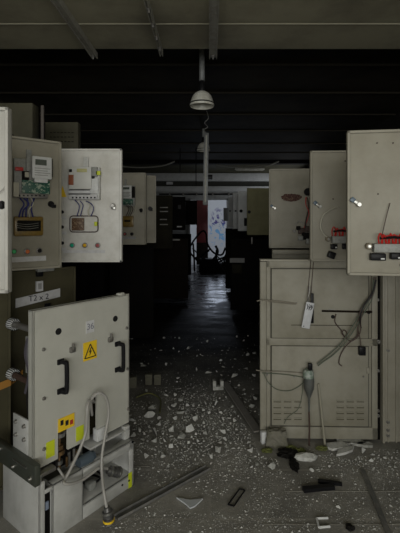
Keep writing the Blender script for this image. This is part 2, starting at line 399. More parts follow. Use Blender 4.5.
# hanging lamps
def dome(px, py_b, Y, d, label, pipe_top=3.45):
    c = at(px, py_b, Y)
    o = thing('pendant_lamp', label, 'lamp', (c.x, Y, c.z))
    R = d/2
    pr = [(R, 0.0), (R*1.02, 0.012), (R*0.97, 0.03), (R*0.93, 0.05), (R*0.80, 0.10), (R*0.58, 0.135), (R*0.3, 0.155), (0.03, 0.16)]
    b = MB().lathe((0, 0, 0), pr, n=28); b.lathe((0, 0, 0), [(r*0.97, h-0.004) for r, h in pr], n=28); b.build('lamp_shade', lamp_white, o)
    MB().lathe((0, 0, 0), [(R*1.03, 0.016), (R*1.045, 0.022), (R*1.0, 0.030)], n=28).build('rim_band', black_plastic, o)
    MB().lathe((0, 0, 0.05), [(0.001, 0), (0.03, 0.008), (0.042, 0.04), (0.03, 0.08), (0.018, 0.11)], n=16).build('bulb', mat('bulb_glass', (0.5, 0.49, 0.45), 0.15), o)
    MB().lathe((0, 0, 0.155), [(0.001, 0), (0.035, 0), (0.042, 0.03), (0.030, 0.08), (0.022, 0.12), (0.001, 0.12)], n=14).build('socket', black_plastic, o)
    MB().cyl((0, 0, 0.27), (0, 0, pipe_top-c.z), 0.031, 12).build('stem', pipe_grey, o)
    return o
dome(202, 106, 4.3, 0.262, 'white domed lamp on a grey pipe, nearest of the hanging lamps')
dome(203.5, 150.5, 8.0, 0.27, 'smaller-looking white domed lamp half hidden behind the dangling tube batten')

# fluorescent batten dangling by one end from a wire
bt = at(206.5, 133, 6.7); bb = at(205.2, 205, 6.7)
fo = thing('fluorescent_batten', 'grey fluorescent batten dangling upright from a kinked wire', 'light fitting', (bt.x, 6.7, bt.z))
dv = bb-bt
rm = Matrix.Rotation(math.atan2(-dv.x, -dv.z), 3, 'Y')
MB().box(-0.04, 0.04, -0.03, 0.03, dv.z, 0, 0.006, rot=rm, at=(0, 0, 0)).build('housing', pipe_grey, fo)
MB().cyl(rm @ Vector((0.0, -0.045, dv.z+0.05)), rm @ Vector((0.0, -0.045, -0.05)), 0.013, 10).build('tube', lamp_white, fo)
MB().box(0.0, 0.10, -0.02, 0.03, -0.78, -0.70, 0.01).build('clamp', black_plastic, fo)
MB().tube([(0, 0, 0), (-0.05, 0, 0.05), (0.02, 0, 0.10), (-0.03, 0.0, 0.17), (0.03, 0, 0.25), (0.0, 0, 3.45-bt.z)], 0.007, 6).build('wire', dull_steel, fo)

# pipe bracket seen beyond the near ceiling
# conduit on the end wall and other far-off fittings
t = thing('wall_conduit', 'dark conduit with clips running above the far doorway', 'conduit', (0, 14.9, 2.66))
MB().cyl((-1.9, 0, 0), (1.6, 0, 0), 0.028, 8).build('pipe', black_plastic, t)
for x in (-1.5, -1.0, -0.5, 0.1, 0.7, 1.2): MB().box(x-0.03, x+0.03, -0.03, 0.1, -0.05, 0.06, 0.008).build('clip', dull_steel, t)
c = at(169, 182.5, 14.8); tag(MB().box(-0.12, 0.12, 0, 0.02, -0.05, 0.05).build('wall_sign', paper, None, c), 'small pale strip sign high on the end wall beside the black recess', 'sign')
bpy.data.objects['wall_sign'].location.y = 15.03
t = thing('ceiling_light', 'long pale ceiling light close to the end wall', 'light fitting', (1.35, 13.6, 3.40))
MB().box(-0.5, 0.5, -0.06, 0.06, -0.01, 0.05, 0.01).build('housing', lamp_white, t)
MB().cyl((-0.46, -0.02, -0.025), (0.46, -0.02, -0.025), 0.014, 8).build('tube', lamp_white, t)
for xx, lab in ((at(146, 160, 11.8).x, 'thin cable sagging across the aisle, its bare end by the meter doors'), (at(250, 160, 11.8).x, 'thin cable sagging beside the long ceiling light')):
    z = 3.32; w_ = 1.0
    tag(MB().tube([(xx-w_, 11.8, z-0.02), (xx-w_*0.5, 11.8, z-0.09), (xx, 11.8, z-0.10), (xx+w_*0.5, 11.8, z-0.05), (xx+w_*0.85, 11.8, z+0.08)], 0.022, 6).build('sagging_cable', mat('pale_cable', (0.22, 0.215, 0.18), 0.6)), lab, 'cable')
for i, (px, y0, y1, Y) in enumerate(((180, 150, 172, 10.0), (196, 150, 186, 10.0))):
    a = at(px, y1, Y); a2 = a.copy(); a2.z = 3.45
    tag(MB().cyl(a, a2, 0.012, 6).build('hanging_wire', black_plastic), ('short' if i == 0 else 'longer')+' black wire hanging from the sooty ceiling', 'wire')

# ------------------------------------------------------------------ switchgear cubicles
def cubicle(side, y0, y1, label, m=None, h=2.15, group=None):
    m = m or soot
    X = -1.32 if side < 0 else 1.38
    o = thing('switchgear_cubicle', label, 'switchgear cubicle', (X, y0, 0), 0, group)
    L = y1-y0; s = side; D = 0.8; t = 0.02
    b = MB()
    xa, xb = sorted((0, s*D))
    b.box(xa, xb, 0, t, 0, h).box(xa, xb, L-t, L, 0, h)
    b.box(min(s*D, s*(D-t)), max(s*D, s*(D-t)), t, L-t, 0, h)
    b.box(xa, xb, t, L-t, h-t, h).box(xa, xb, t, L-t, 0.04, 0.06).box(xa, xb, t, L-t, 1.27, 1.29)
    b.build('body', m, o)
    return o

def meter_door(P, parent, m, D):
    lf = P.leaf('meter_door', m, parent)
    lf['label'] = D['label']
    P.box('mounting_rail', D.get('bm', meter_grey), *D['rail'], 0.0, 0.012)
    P.box('meter_base', D.get('bm', meter_grey), *D['base'], 0.0, 0.035, 0.004)
    x0, y0, x1, y1 = D['meter']
    P.box('energy_meter', meter_white if D.get('lcd') else mat('meter_cream', (0.55, 0.55, 0.52), 0.45), x0, y0, x1, y1, 0.035, 0.065, 0.006)
    if D.get('lcd'):
        P.box('display', lcd, *D['lcd'], 0.064, 0.068)
        for k in range(4):
            yy = y0+(y1-y0)*(0.52+0.1*k)
            P.box('meter_text_line', meter_grey, x0+(x1-x0)*0.12, yy, x0+(x1-x0)*(0.9-0.12*(k % 2)), yy+0.6, 0.0645, 0.0665)
    for r in D.get('pcb', []): P.box('circuit_board', pcb, *r, 0.03, 0.045, 0.002)
    bx0, by0, bx1, by1 = D['base']
    for k in range(7):
        xx = bx0+(bx1-bx0)*(0.12+0.12*k)
        P.box('terminal_screw', black_plastic, xx, by1-2.6, xx+(bx1-bx0)*0.045, by1-1.2, 0.034, 0.052)
    for (r, mm, d0, d1, nm) in D.get('bits', []): P.box(nm, mm, *r, d0, d1, 0.002)
    for pts, mm in D['wires']: P.tube('wire', mm, pts, D.get('wr', 0.0035))
    # terminal box with a rounded frame
    x0, y0, x1, y1 = D['win']; a = P.pt(x0, y0); c = P.pt(x1, y1); l = a.x; r = c.x; top = P.pt((x0+x1)/2, y0).z; bot = P.pt((x0+x1)/2, y1).z
    if D['win_clear']:
        rr = 0.02; pts = []
        for cx_, cz_, a0 in ((r-rr, top-rr, 0), (l+rr, top-rr, 90), (l+rr, bot+rr, 180), (r-rr, bot+rr, 270)):
            for k in range(5):
                an = math.radians(a0+22.5*k); pts.append((cx_+rr*math.cos(an), -0.012, cz_+rr*math.sin(an)))
        MB().tube(pts+[pts[0]], 0.0035, 6, smooth=False).build('window_gasket', brown_wire, lf)
        P.box('terminal_block', brown_term, x0+2, y0+2, x0+(x1-x0)*0.5, y1-1.5, 0.0, 0.02, 0.003)
        P.box('yellow_tie', neon, x1-3.5, (y0+y1)/2-2.2, x1-0.8, (y0+y1)/2+2, 0.0, 0.02, 0.002)
    else:
        P.box('terminal_cover', amber, x0, y0, x1, y1, 0.0, 0.022, 0.010)
        P.box('terminal_block', black_rough, x0+3, y0+4, x1-3, y1-5, 0.02, 0.03, 0.003)
        for k in range(3): P.tube('terminal_wire', dull_steel, [(x0+4, y0+7+k*2.0, 0.032), ((x0+x1)/2, y0+8+k*2.2, 0.036), (x1-4, y0+6.5+k*2.2, 0.032)], 0.002)
    for (px, py, mm) in D['lamps']:
        c = P.pt(px, py)
        rad = D.get('lr', 0.014)
        MB().lathe((c.x, 0, c.z), [(rad*0.75, -0.012), (rad*1.2, -0.010), (rad*1.25, 0)], 'Y', 18).build('indicator_bezel', dull_steel if not D.get('dark') else black_plastic, lf)
        P.knob('indicator_lamp', mm, px, py, rad*0.85, 0.016)
    P.box('label_strip', paper if not D.get('dark') else dim_paper, *D['strip'], 0.0, 0.0015)
    px, py = D['lock']; c = P.pt(px, py)
    b = MB().lathe((c.x, 0, c.z), [(0.0001, -0.02), (0.012, -0.02), (0.016, -0.012), (0.019, 0)], 'Y', 16)
    b.box(c.x-0.005, c.x+0.022, -0.028, -0.018, c.z-0.024, c.z-0.004, 0.003); b.build('latch', black_plastic if not D.get('lock_light') else steel, lf)
    return lf

# ---- row on the meter-door side
cA = cubicle(-1, 0.95, 1.65, 'switchgear cubicle whose plain pale upper door stands open nearest the viewer', soot)
PA = Panel((-1.30, 1.60), (-0.813, 1.62), 1.271, 0.75)
lf = PA.leaf('compartment_door', mat('off_white_paint', (0.45, 0.44, 0.405), 0.5, dirt=(0.33, 0.32, 0.28), amount=0.5, scale=6), cA); lf['label'] = 'plain off-white inner door face with a black latch'
c = PA.pt(1.5, 205)
MB().lathe((c.x, 0, c.z), [(0.0001, -0.02), (0.012, -0.02), (0.018, 0)], 'Y', 14).build('latch', black_plastic, lf)
PA.tube('wire', grey_cable, [(-8, 196, 0.01), (0, 192, 0.012), (7, 184, 0.01)], 0.0015)

cB = cubicle(-1, 1.67, 2.14, 'switchgear cubicle with an open cream meter door, green circuit board and amber terminal box', soot)
PB = Panel((-1.31, 2.06), (-0.894, 2.40), 1.289, 0.752)
D = dict(label='cream door with electricity meter, green circuit board and amber terminal box', rail=(26, 150, 31, 166), base=(12.5, 160, 46, 198),
    meter=(29, 158, 48.5, 180), lcd=(32, 161, 43, 166.5), pcb=[(20, 181, 47.5, 194)],
    bits=[((31, 179, 44, 183.5), meter_white, 0.045, 0.07, 'meter_cover'), ((13, 168, 21, 171.5), red_wire, 0.035, 0.05, 'red_plug'), ((24, 158, 28.5, 172), meter_grey, 0.035, 0.05, 'side_module'),
          ((48.5, 160, 50, 178), black_rough, 0.02, 0.05, 'side_cover'),
          ((20, 172, 27, 181), black_rough, 0.035, 0.045, 'burnt_module'), ((17, 194.5, 45, 198.5), dull_steel, 0.035, 0.05, 'terminal_bar'), ((11.5, 183, 17, 197), white_wire, 0.03, 0.045, 'cover_plate'), ((22.5, 173, 26.5, 178), white_wire, 0.045, 0.05, 'tag')],
    wires=[([(20+3.6*k, 198, 0.04), (24+2.0*k+(k % 2)*3, 204, 0.05), (21+2.6*k, 210, 0.045), (19+3.5*k, 217, 0.03)], blue_wire if k != 3 else white_wire) for k in range(5)],
    win=(13, 216.5, 42.5, 236), win_clear=False, lamps=[(13.5, 251.5, lens_green), (27, 251.5, lens_orange), (39, 250.5, black_plastic)], strip=(11, 256.5, 46, 261.5), lock=(51, 204), wr=0.004)
meter_door(PB, cB, cream_paint, D)
PS = Panel((-1.31, 2.13), (-1.138, 2.28), 0.06, 1.18)
PS.leaf('lower_door', olive, cB)['label'] = 'dark olive lower door with orange stripe'
a = PS.pt(-8, 392); b = PS.pt(8.5, 380)
MB().prism([(0.0, a.z-0.03), (PS.w, b.z-0.03), (PS.w, b.z+0.012), (0.0, a.z+0.012)], -0.0135, -0.01).build('stripe', orange_paint, PS.obj)

cC = cubicle(-1, 2.16, 2.70, 'switchgear cubicle with an open off-white meter door, pale meter and clear terminal window', soot)
PC = Panel((-1.30, 2.65), (-0.583, 2.65), 1.298, 0.749)
D = dict(label='off-white door with pale meter and rounded terminal window', rail=(84, 157, 89, 168), base=(71, 168, 101, 200),
    bm=mat('white_plastic_base', (0.52, 0.52, 0.50), 0.5, dirt=(0.30, 0.30, 0.28), amount=0.6, scale=50), meter=(72, 168, 94, 190), lcd=None, pcb=[],
    bits=[((80, 170, 90, 173.5), mat('pale_yellow_label', (0.45, 0.43, 0.2), 0.6), 0.064, 0.067, 'meter_label'), ((72, 176, 77, 186), mat('rust_red', (0.22, 0.06, 0.02), 0.6), 0.064, 0.068, 'burnt_patch'),
          ((94, 168, 99.5, 177), meter_grey, 0.035, 0.055, 'side_module'), ((98, 172, 102.5, 176), neon, 0.04, 0.055, 'green_plug'), ((72.5, 170.5, 75.5, 173.5), black_plastic, 0.064, 0.068, 'corner_screw'),
          ((71, 190.3, 100, 191), black_plastic, 0.035, 0.047, 'cover_seam'), ((71, 194.2, 92, 194.9), black_plastic, 0.035, 0.047, 'cover_seam'), ((94, 177, 96.5, 179.5), black_plastic, 0.035, 0.052, 'corner_screw'), ((71, 191, 92, 194), paper, 0.035, 0.05, 'terminal_cover_top'), ((71, 195, 99, 199.5), paper, 0.035, 0.045, 'terminal_cover_bottom'), ((92, 179, 100, 194), meter_white, 0.035, 0.05, 'side_cover')],
    wires=[([(75, 200, 0.03), (79, 205, 0.04), (79, 209, 0.035), (77, 216, 0.02)], blue_wire), ([(80, 201, 0.03), (83, 205, 0.04), (82, 210, 0.035), (80.5, 216, 0.02)], blue_wire),
           ([(86, 201, 0.03), (91.5, 204, 0.04), (93.5, 209, 0.035), (91, 216, 0.02)], blue_wire), ([(88, 201, 0.03), (90, 206, 0.04), (88, 211, 0.035), (89, 216, 0.02)], white_wire)],
    win=(70.5, 216, 98.5, 232), win_clear=True, lamps=[(72.5, 245.3, lens_teal), (85.2, 245.3, lens_yellow), (98, 245.3, lens_pink)], strip=(63, 250, 105, 253), lock=(113, 206), lock_light=True, wr=0.003)
meter_door(PC, cC, white_paint, D)
# narrow strip with warning triangle and black buttons by the hinge
MB().prism([(PC.pt(60, 197).x, PC.pt(60, 197).z), (PC.pt(66.5, 197).x, PC.pt(66, 197).z), (PC.pt(62.5, 186).x, PC.pt(62, 186).z)], -0.003, 0).build('warning_triangle', yellow, PC.obj)
for py in (212, 227, 243):
    PC.knob('button', black_plastic, 62.5, py, 0.011, 0.02); PC.box('button_label', paper, 60, py+4.5, 66.5, py+7.5, 0, 0.002)
PT = Panel((-1.30, 2.32), (-0.928, 2.75), 0.06, 1.20)
PT.leaf('lower_door', olive, cC)['label'] = 'dark olive lower door with paper labels'
a = PT.pt(14.5, 298.5); b = PT.pt(59, 288); hgt = 0.056
MB().prism([(a.x, a.z-hgt), (b.x, b.z-hgt), (b.x, b.z), (a.x, a.z)], -0.0155, -0.013).build('label_strip', paper, PT.obj)
MB().box(PT.pt(35.5, 280).x, PT.pt(42, 280).x, -0.0155, -0.0, PT.pt(39, 291).z, PT.pt(39, 281).z).build('small_label', paper, PT.obj)
cmid = (a+b)/2
text('T2 x 2', 0.050, ink, PT.obj, (cmid.x, -0.0165, cmid.z-hgt/2), (math.radians(90), 0, 0))
PT.box('small_label_print', dim_paper, 37, 283, 40.5, 289, 0.0155, 0.0165)
PT.box('lock_plate', black_plastic, 43.5, 303, 49, 308, 0.012, 0.02)
a = PT.pt(6, 381); b = PT.pt(22, 369)
MB().prism([(a.x, a.z-0.04), (b.x, b.z-0.04), (b.x, b.z+0.0), (a.x, a.z)], -0.0135, -0.010).build('stripe', orange_paint, PT.obj)
q = PT.pt(42, 268)
MB().box(q.x-0.05, q.x+0.06, -0.05, -0.013, q.z-0.02, q.z+0.06, 0.006).build('connector', meter_grey, PT.obj)
MB().box(q.x-0.05, q.x-0.01, -0.04, -0.013, q.z-0.05, q.z-0.01, 0.006).build('relay', black_plastic, PT.obj)

GS = 'soot-black cubicles down the aisle'
cubicle(-1, 2.72, 3.44, 'soot-black doorless switchgear cubicle just past the off-white meter door', soot)
cE = cubicle(-1, 3.46, 4.28, 'switchgear cubicle with a far cream meter door, brown terminal box and two dull lamps', soot)
PE = Panel((-1.30, 4.21), (-0.667, 4.17), 1.335, 0.75)
D = dict(label='cream door with small electricity meter', rail=(125, 179, 126.5, 186), base=(122.5, 186, 135.5, 206), meter=(123.5, 186, 133, 199), lcd=(125, 187.8, 131, 190),
    pcb=[(122, 199.5, 134, 205)], bits=[((133, 187, 135.5, 198), black_rough, 0.02, 0.05, 'side_cover')],
    wires=[([(126+2*k, 205, 0.03), (129+2*k, 209, 0.04), (126+2*k, 216, 0.03)], (brown_wire, green_wire, brown_wire)[k]) for k in range(3)]+[([(134, 203, 0.02), (136, 209, 0.03), (133, 215, 0.02)], white_wire)],
    win=(122, 216, 134, 227), win_clear=False, lamps=[(125, 234, lens_pink), (132, 234, black_plastic)], strip=(122.5, 236.5, 136, 239), lock=(141, 210), dark=True, lr=0.014, wr=0.004)
meter_door(PE, cE, cream_paint, D)
cF = cubicle(-1, 4.30, 4.95, 'switchgear cubicle with a plain cream upper door peeping past the far meter door', soot)
PF = Panel((-1.30, 4.34), (-0.605, 4.48), 1.34, 0.75)
PF.leaf('compartment_door', cream_paint, cF)['label'] = 'plain cream door with black latch'
PF.knob('latch', black_plastic, 150, 208.5, 0.022, 0.03); PF.box('latch_lever', black_plastic, 149.5, 208, 152.5, 211, 0.02, 0.035, 0.003)

# sooty cubicles further on
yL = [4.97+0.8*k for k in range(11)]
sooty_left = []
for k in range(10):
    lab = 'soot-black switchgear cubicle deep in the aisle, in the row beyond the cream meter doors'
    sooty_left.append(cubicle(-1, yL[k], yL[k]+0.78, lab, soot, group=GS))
def sooty_lower(parent, L, R, m, name='lower_door', h=1.2):
    P = Panel(L, R, 0.06, h); P.leaf(name, m, parent); return P
s = sooty_left[0]; s['label'] = 'soot-black cubicle with a scorched lower door, first past the plain cream door'; del s['group']
sooty_lower(s, (-1.30, 5.2), (-0.74, 5.25), soot)
s = sooty_left[2]; s['label'] = 'sooty cubicle with a dark olive upper door bearing faint labels and a plate'; del s['group']
P = Panel((-1.30, 7.0), (-0.655, 7.0), 1.12, 0.93); P.leaf('upper_door', sooty_olive, s)
for (x0, y0, x1, y1) in ((160, 207, 168, 208), (160, 211, 168, 212), (160, 219, 167, 220), (160, 224, 168, 225)): P.box('label_strip', dull_steel, x0, y0, x1, y1, 0.01, 0.014)
s = sooty_left[3]; s['label'] = 'scorched cubicle with a rust-brown lower door reaching into the aisle'; del s['group']
P = sooty_lower(s, (-1.30, 8.0), (-0.44, 8.0), soot_brown)
P.box('label_strip', dull_steel, 170, 239, 180, 240.5, 0.01, 0.015)
P = Panel((-1.30, 7.8), (-0.48, 7.8), 1.43, 0.65); P.leaf('upper_door', soot, s)
P.box('label_strip', paper, 177, 226.0, 182, 227.2, 0.01, 0.015)
P.box('handle', black_plastic, 178, 205, 181, 209, 0.01, 0.03)
s = sooty_left[6]; s['label'] = 'burnt cubicle whose black upper door hides part of the far doorway'; del s['group']
P = Panel((-1.30, 10.2), (-0.33, 10.2), 1.53, 0.62); P.leaf('upper_door', soot, s)
s = sooty_left[8]; s['label'] = 'burnt cubicle with a black lower door beside the twisted scrap'; del s['group']
sooty_lower(s, (-1.30, 11.7), (-0.55, 11.7), soot)

# relay boxes on top of the row
t = thing('relay_box', 'dark olive instrument box on top of the cubicles above the meter doors', 'equipment box', (-1.42, 3.2, 2.15))
MB().box(-0.75, 0, 0, 0.12, 0, 0.37, 0.006).build('body', olive_box, t); MB().box(0.065, 0.088, 0.0, 0.02, 0, 0.35, 0.003).build('side_bracket', mat('rust_grey', (0.10, 0.085, 0.075), 0.6), t)
MB().box(-0.02, 0.07, 0.0, 0.12, 0, 0.03).build('foot', soot, t)
t = thing('relay_box', 'square instrument box with pressed vent slots, beside the olive box on top', 'equipment box', (-1.65, 4.0, 2.15))
MB().box(0, 0.33, 0, 0.09, 0, 0.42, 0.006).build('body', olive_box, t)
v = MB()
for r in range(3):
    for k in range(7): v.box(0.05+0.036*k, 0.072+0.036*k, -0.006, 0.001, 0.22+0.045*r, 0.228+0.045*r, 0.001, 1)
v.build('vent_slots', sooty_olive, t)

# ------------------------------------------------------------------ row on the other side
def latch(P, px, py):
    c = P.pt(px, py)
    r = Matrix.Rotation(math.radians(40), 3, 'Y')
    MB().box(c.x-0.022, c.x+0.022, -0.02, 0, c.z-0.009, c.z+0.009, 0.003, rot=r).lathe((c.x+0.016, 0, c.z-0.014), [(0.0001, -0.03), (0.010, -0.03), (0.013, 0)], 'Y', 12).build('latch', steel, P.obj)
    MB().box(c.x-0.028, c.x-0.004, -0.028, -0.018, c.z-0.002, c.z+0.022, 0.003, rot=r).build('latch_tongue', mat('blue_grey', (0.08, 0.12, 0.16), 0.4), P.obj)

def relay_rack(P, x0, y0, x1, y1, red, knob, blacks):
    P.box('grey_duct', meter_grey, x0, y0, x1, y1, 0.0, 0.045, 0.003)
    P.knob('knob', mat('tan_knob', (0.20, 0.17, 0.12), 0.5), *knob, 0.017, 0.03); P.knob('knob_cap', steel, *knob, 0.009, 0.036)
    rx0, ry0, rx1, ry1 = red
    n = max(3, int((rx1-rx0)/3.2))
    for k in range(n):
        bx = rx0+(rx1-rx0)*k/n
        P.tube('red_wire', red_wire, [(bx, y0+0.5, 0.02), (bx-0.6+(k % 2), ry0+4, 0.04), (bx+1.2, ry0+(k % 3)*1.2, 0.05), (bx+3.0, ry0+3+(k % 2)*1.5, 0.04), (bx+2.2+(k % 2)*2, y0+0.5, 0.02)], 0.0036)
    P.tube('black_lead', black_plastic, [(rx0+1, (ry0+ry1)/2, 0.03), ((rx0+rx1)/2, (ry0+ry1)/2-1, 0.05), (rx1, (ry0+ry1)/2+0.5, 0.03)], 0.007)
    for (a, b, c, d) in blacks:
        P.box('relay', black_plastic, a, b, c, d, 0.0, 0.04, 0.004)
        P.box('white_clip', meter_white, a+(c-a)*0.62, d-2.6, a+(c-a)*0.88, d-1.2, 0.035, 0.048, 0.001)

cG = cubicle(1, 1.2, 2.02, 'switchgear cubicle whose large cream upper door carries a grey duct and many red wires', soot)
P1 = Panel((0.7124, 2.08), (1.36, 1.99), 1.285, 0.748)
P1.leaf('compartment_door', cream_paint, cG)['label'] = 'large cream door with red wired relays along its lower edge'
latch(P1, 355, 202)
relay_rack(P1, 372, 243.5, 412, 252, (379, 233.5, 410, 243), (368, 246), [(369, 253, 384, 260), (389, 252.5, 399, 259), (402, 252, 412, 259)])
P1.tube('stiff_wire', brown_wire, [(390, 203, 0.01), (386, 218, 0.02), (381, 240, 0.02)], 0.002)
for q in ((340+38, 194), (377, 143), (393, 143)): P1.knob('screw', brown_wire, *q, 0.004, 0.004)
MB().lathe((P1.pt(401.5, 265).x, 0, P1.pt(401.5, 265).z), [(0.0001, -.01), (.01, -.01), (.01, 0)], 'Y', 10).build('rivet', dull_steel, P1.obj)

cH = cubicle(1, 2.04, 2.86, 'switchgear cubicle with curled cream wire on its upper door and wide vented lower door', soot)
P2 = Panel((0.6825, 2.73), (1.36, 2.69), 1.298, 0.750)
P2.leaf('compartment_door', cream_paint, cH)['label'] = 'cream door with a curled pale wire and small relays'
latch(P2, 317, 204.5)
relay_rack(P2, 331, 236, 350, 243, (332.5, 227, 350, 236), (327.5, 239), [(330, 244, 336, 249), (341.5, 243.5, 348, 249)])
P2.tube('curled_wire', white_wire, [(338, 207, 0.01), (330, 210, 0.03), (323, 216, 0.035), (320.5, 226, 0.03), (323, 233, 0.03), (328, 238, 0.02)], 0.0045)
a = P2.pt(331, 255)
MB().box(a.x-0.028, a.x+0.02, -0.05, 0, a.z-0.02, a.z+0.024, 0.006, rot=Matrix.Rotation(0.35, 3, 'Y')).build('relay', black_plastic, P2.obj)
for q in ((333, 199), (345, 161)): P2.knob('screw', brown_wire, *q, 0.005, 0.005)

# wide lower door facing the viewer
LZ = 0.02
PL = Panel((0.404, 2.86), (1.19, 2.84), LZ, 1.29-LZ)
W, H = PL.w, PL.h
b = MB().box(0, W, 0.012, 0.05, 0, H, 0.004)
fr = 0.055
zm = PL.pt(320, 342).z
for (x0, x1, z0, z1) in ((0, fr*0.5, 0, H), (W-fr*0.75, W, 0, H), (0, W, 0, 0.085), (0, W, H-0.05, H), (0, W, zm-0.028, zm+0.028)):
    b.box(x0, x1, -0.004, 0.02, z0, z1, 0.004)
low = b.build('lower_door', cream_dim, cH, PL.o-cH.location, PL.rz); PL.obj = low
low['label'] = 'wide dirty-cream lower door with two louvre panels, hung with wires'
# raised inner panels
ux0, ux1 = PL.pt(271, 340).x, PL.pt(368.5, 340).x
zs = [PL.pt(320, y).z for y in (268.5, 338.5, 345.5, 426)]
for (z0, z1) in ((zs[3], zs[2]), (zs[1], zs[0])):
    MB().box(ux0+0.004, ux1-0.004, -0.009, 0.014, z0+0.004, z1-0.004, 0.003).build('door_panel', cream_dim, low)
gp = MB()
for (z0, z1) in ((zs[3], zs[2]), (zs[1], zs[0])): gp.box(ux0, ux1, -0.0055, 0.0135, z0, z1)
gp.build('panel_gasket', mat('grey_gasket', (0.04, 0.037, 0.028), 0.8), low)
MB().box(-0.045, 0.0, 0.0, 0.06, 0, H-0.01, 0.004).build('edge_flange', cream_dim, low)
MB().box(-0.046, W+0.01, -0.012, 0.07, H-0.006, H+0.008, 0.003).build('top_flange', grey_cream, low)
for gi, (gx0, gx1) in enumerate(((273, 304), (336, 366))):
    lv = MB()
    for r in range(4):
        for c_ in range(3):
            xx = gx0+(gx1-gx0)*(c_/3.0); x2 = xx+(gx1-gx0)*0.26; yy = 400+5.8*r
            a = PL.pt(xx, yy); a2 = PL.pt(x2, yy)
            lv.box(a.x, a2.x, -0.016, -0.006, a.z-0.004, a.z+0.004, 0.002, 1, rot=Matrix.Rotation(math.radians(-25), 3, 'X'))
            lv.box(a.x, a2.x, -0.0100, -0.008, a.z-0.012, a.z-0.004)
    o = lv.build('louvre_panel', cream_dim, low)
    ls = MB()
    for r in range(4):
        for c_ in range(3):
            xx = gx0+(gx1-gx0)*(c_/3.0); x2 = xx+(gx1-gx0)*0.26; yy = 400+5.8*r
            a = PL.pt(xx, yy); a2 = PL.pt(x2, yy); ls.box(a.x+0.002, a2.x-0.002, -0.0112, -0.0098, a.z-0.0115, a.z-0.006)
    ls.build('louvre_slots', olive, low)
# details on the wide door
def tb(name, m, pts, r): return PL.tube(name, m, pts, r)
tb('door_rod', soot_brown, [(322, 311, 0.017), (345, 311.5, 0.019), (372, 312, 0.017)], 0.007)
PL.knob('rod_end', black_plastic, 368, 312, 0.012, 0.02)
PL.knob('port', hole, 332.5, 316.5, 0.014, 0.0115); PL.box('port_rim', dull_steel, 328, 308.8, 333, 309.6, 0.008, 0.012)
PL.box('black_box', black_plastic, 357.5, 345.5, 364, 354, 0.0, 0.04, 0.005)
tb('box_lead', brown_wire, [(361, 346, 0.03), (360, 338, 0.03), (358, 330, 0.02)], 0.003)
PL.box('hinge_plate', cream_dim, 366, 367, 369, 373, 0.0, 0.016, 0.002)
PL.box('hinge_plate', cream_dim, 365, 300, 368, 307, 0.0, 0.016, 0.002)
PL.box('corner_bracket', dull_steel, 266, 371, 268, 375, 0.0, 0.012, 0.002)
PL.box('scratch', soot_brown, 291, 324.6, 352, 325.2, 0.008, 0.0098)
for q in ((296, 303), (294, 376), (363, 376)): PL.knob('screw', dull_steel, *q, 0.007, 0.015)
# wiring harness along the hinge side
for k, (m_, pts) in enumerate([
    (brown_wire, [(374, 277, 0.03), (373, 288, 0.04), (368, 300, 0.05), (360, 312, 0.05), (358, 325, 0.04), (357, 336, 0.03), (347, 345, 0.03), (341, 354, 0.02), (339, 363, 0.02), (342, 366, 0.02)]),
    (brown_wire, [(376, 277, 0.03), (374, 292, 0.05), (366, 305, 0.05), (361, 318, 0.05), (360, 333, 0.04), (352, 341, 0.03), (345, 337, 0.03), (341, 330, 0.02), (335, 322, 0.02), (336, 314, 0.02)]),
    (green_wire, [(374, 280, 0.045), (371, 296, 0.05), (362, 311, 0.05), (352, 327, 0.04), (343, 341, 0.03), (332, 352, 0.03), (322, 360, 0.03), (317, 364, 0.03)]),
    (green_wire, [(375, 282, 0.05), (372, 299, 0.05), (364, 313, 0.05), (354, 330, 0.04), (344, 344, 0.035), (333, 355, 0.03), (323, 362, 0.03), (318, 366, 0.03)]),
    (black_plastic, [(376, 280, 0.055), (373, 291, 0.055), (370, 297, 0.05), (363, 307, 0.05), (360, 318, 0.05), (361, 328, 0.04)]),
    (brown_wire, [(345, 337, 0.03), (342, 333, 0.035), (344, 330, 0.035), (347, 333, 0.03), (346, 338, 0.03), (343, 339, 0.03)]),
]):
    tb('harness_wire', m_, pts, 0.0055 if k in (4,) else 0.0036)
tb('tie_wire', mat('twisted_wire', (0.20, 0.18, 0.14), 0.6), [(257, 301, 0.02), (263, 300, 0.03), (272, 300.5, 0.02), (285, 302, 0.02), (297, 303.5, 0.012)], 0.0045)
tb('tie_wire', mat('twisted_wire', (0.2, 0.18, 0.14)), [(268, 301.5, 0.018), (280, 303, 0.02), (296, 304.5, 0.012)], 0.003)
tb('tie_wire', mat('twisted_wire', (0.2, 0.18, 0.14)), [(256, 370, 0.02), (265, 371.5, 0.03), (280, 371.5, 0.02), (300, 373, 0.02), (308, 375, 0.02)], 0.0035)
tb('tie_wire', green_wire, [(262, 373, 0.02), (285, 374.5, 0.02), (307, 378, 0.02)], 0.003)
tb('loop_wire', green_wire, [(264, 374, 0.02), (268, 382, 0.02), (276, 389, 0.02), (288, 391, 0.02), (298, 387, 0.02), (306, 380, 0.02)], 0.0026)
tb('loop_wire', green_wire, [(303, 380, 0.02), (302, 395, 0.015), (298, 409, 0.018), (288, 417, 0.018), (284, 424, 0.016)], 0.0022)
tb('tag_string', brown_wire, [(311, 259, 0.015), (310, 270, 0.012), (308.5, 285, 0.012), (308, 297, 0.02)], 0.0024)
tb('tag_string', brown_wire, [(313.5, 262, 0.015), (312, 280, 0.012), (311, 296, 0.02)], 0.0024)

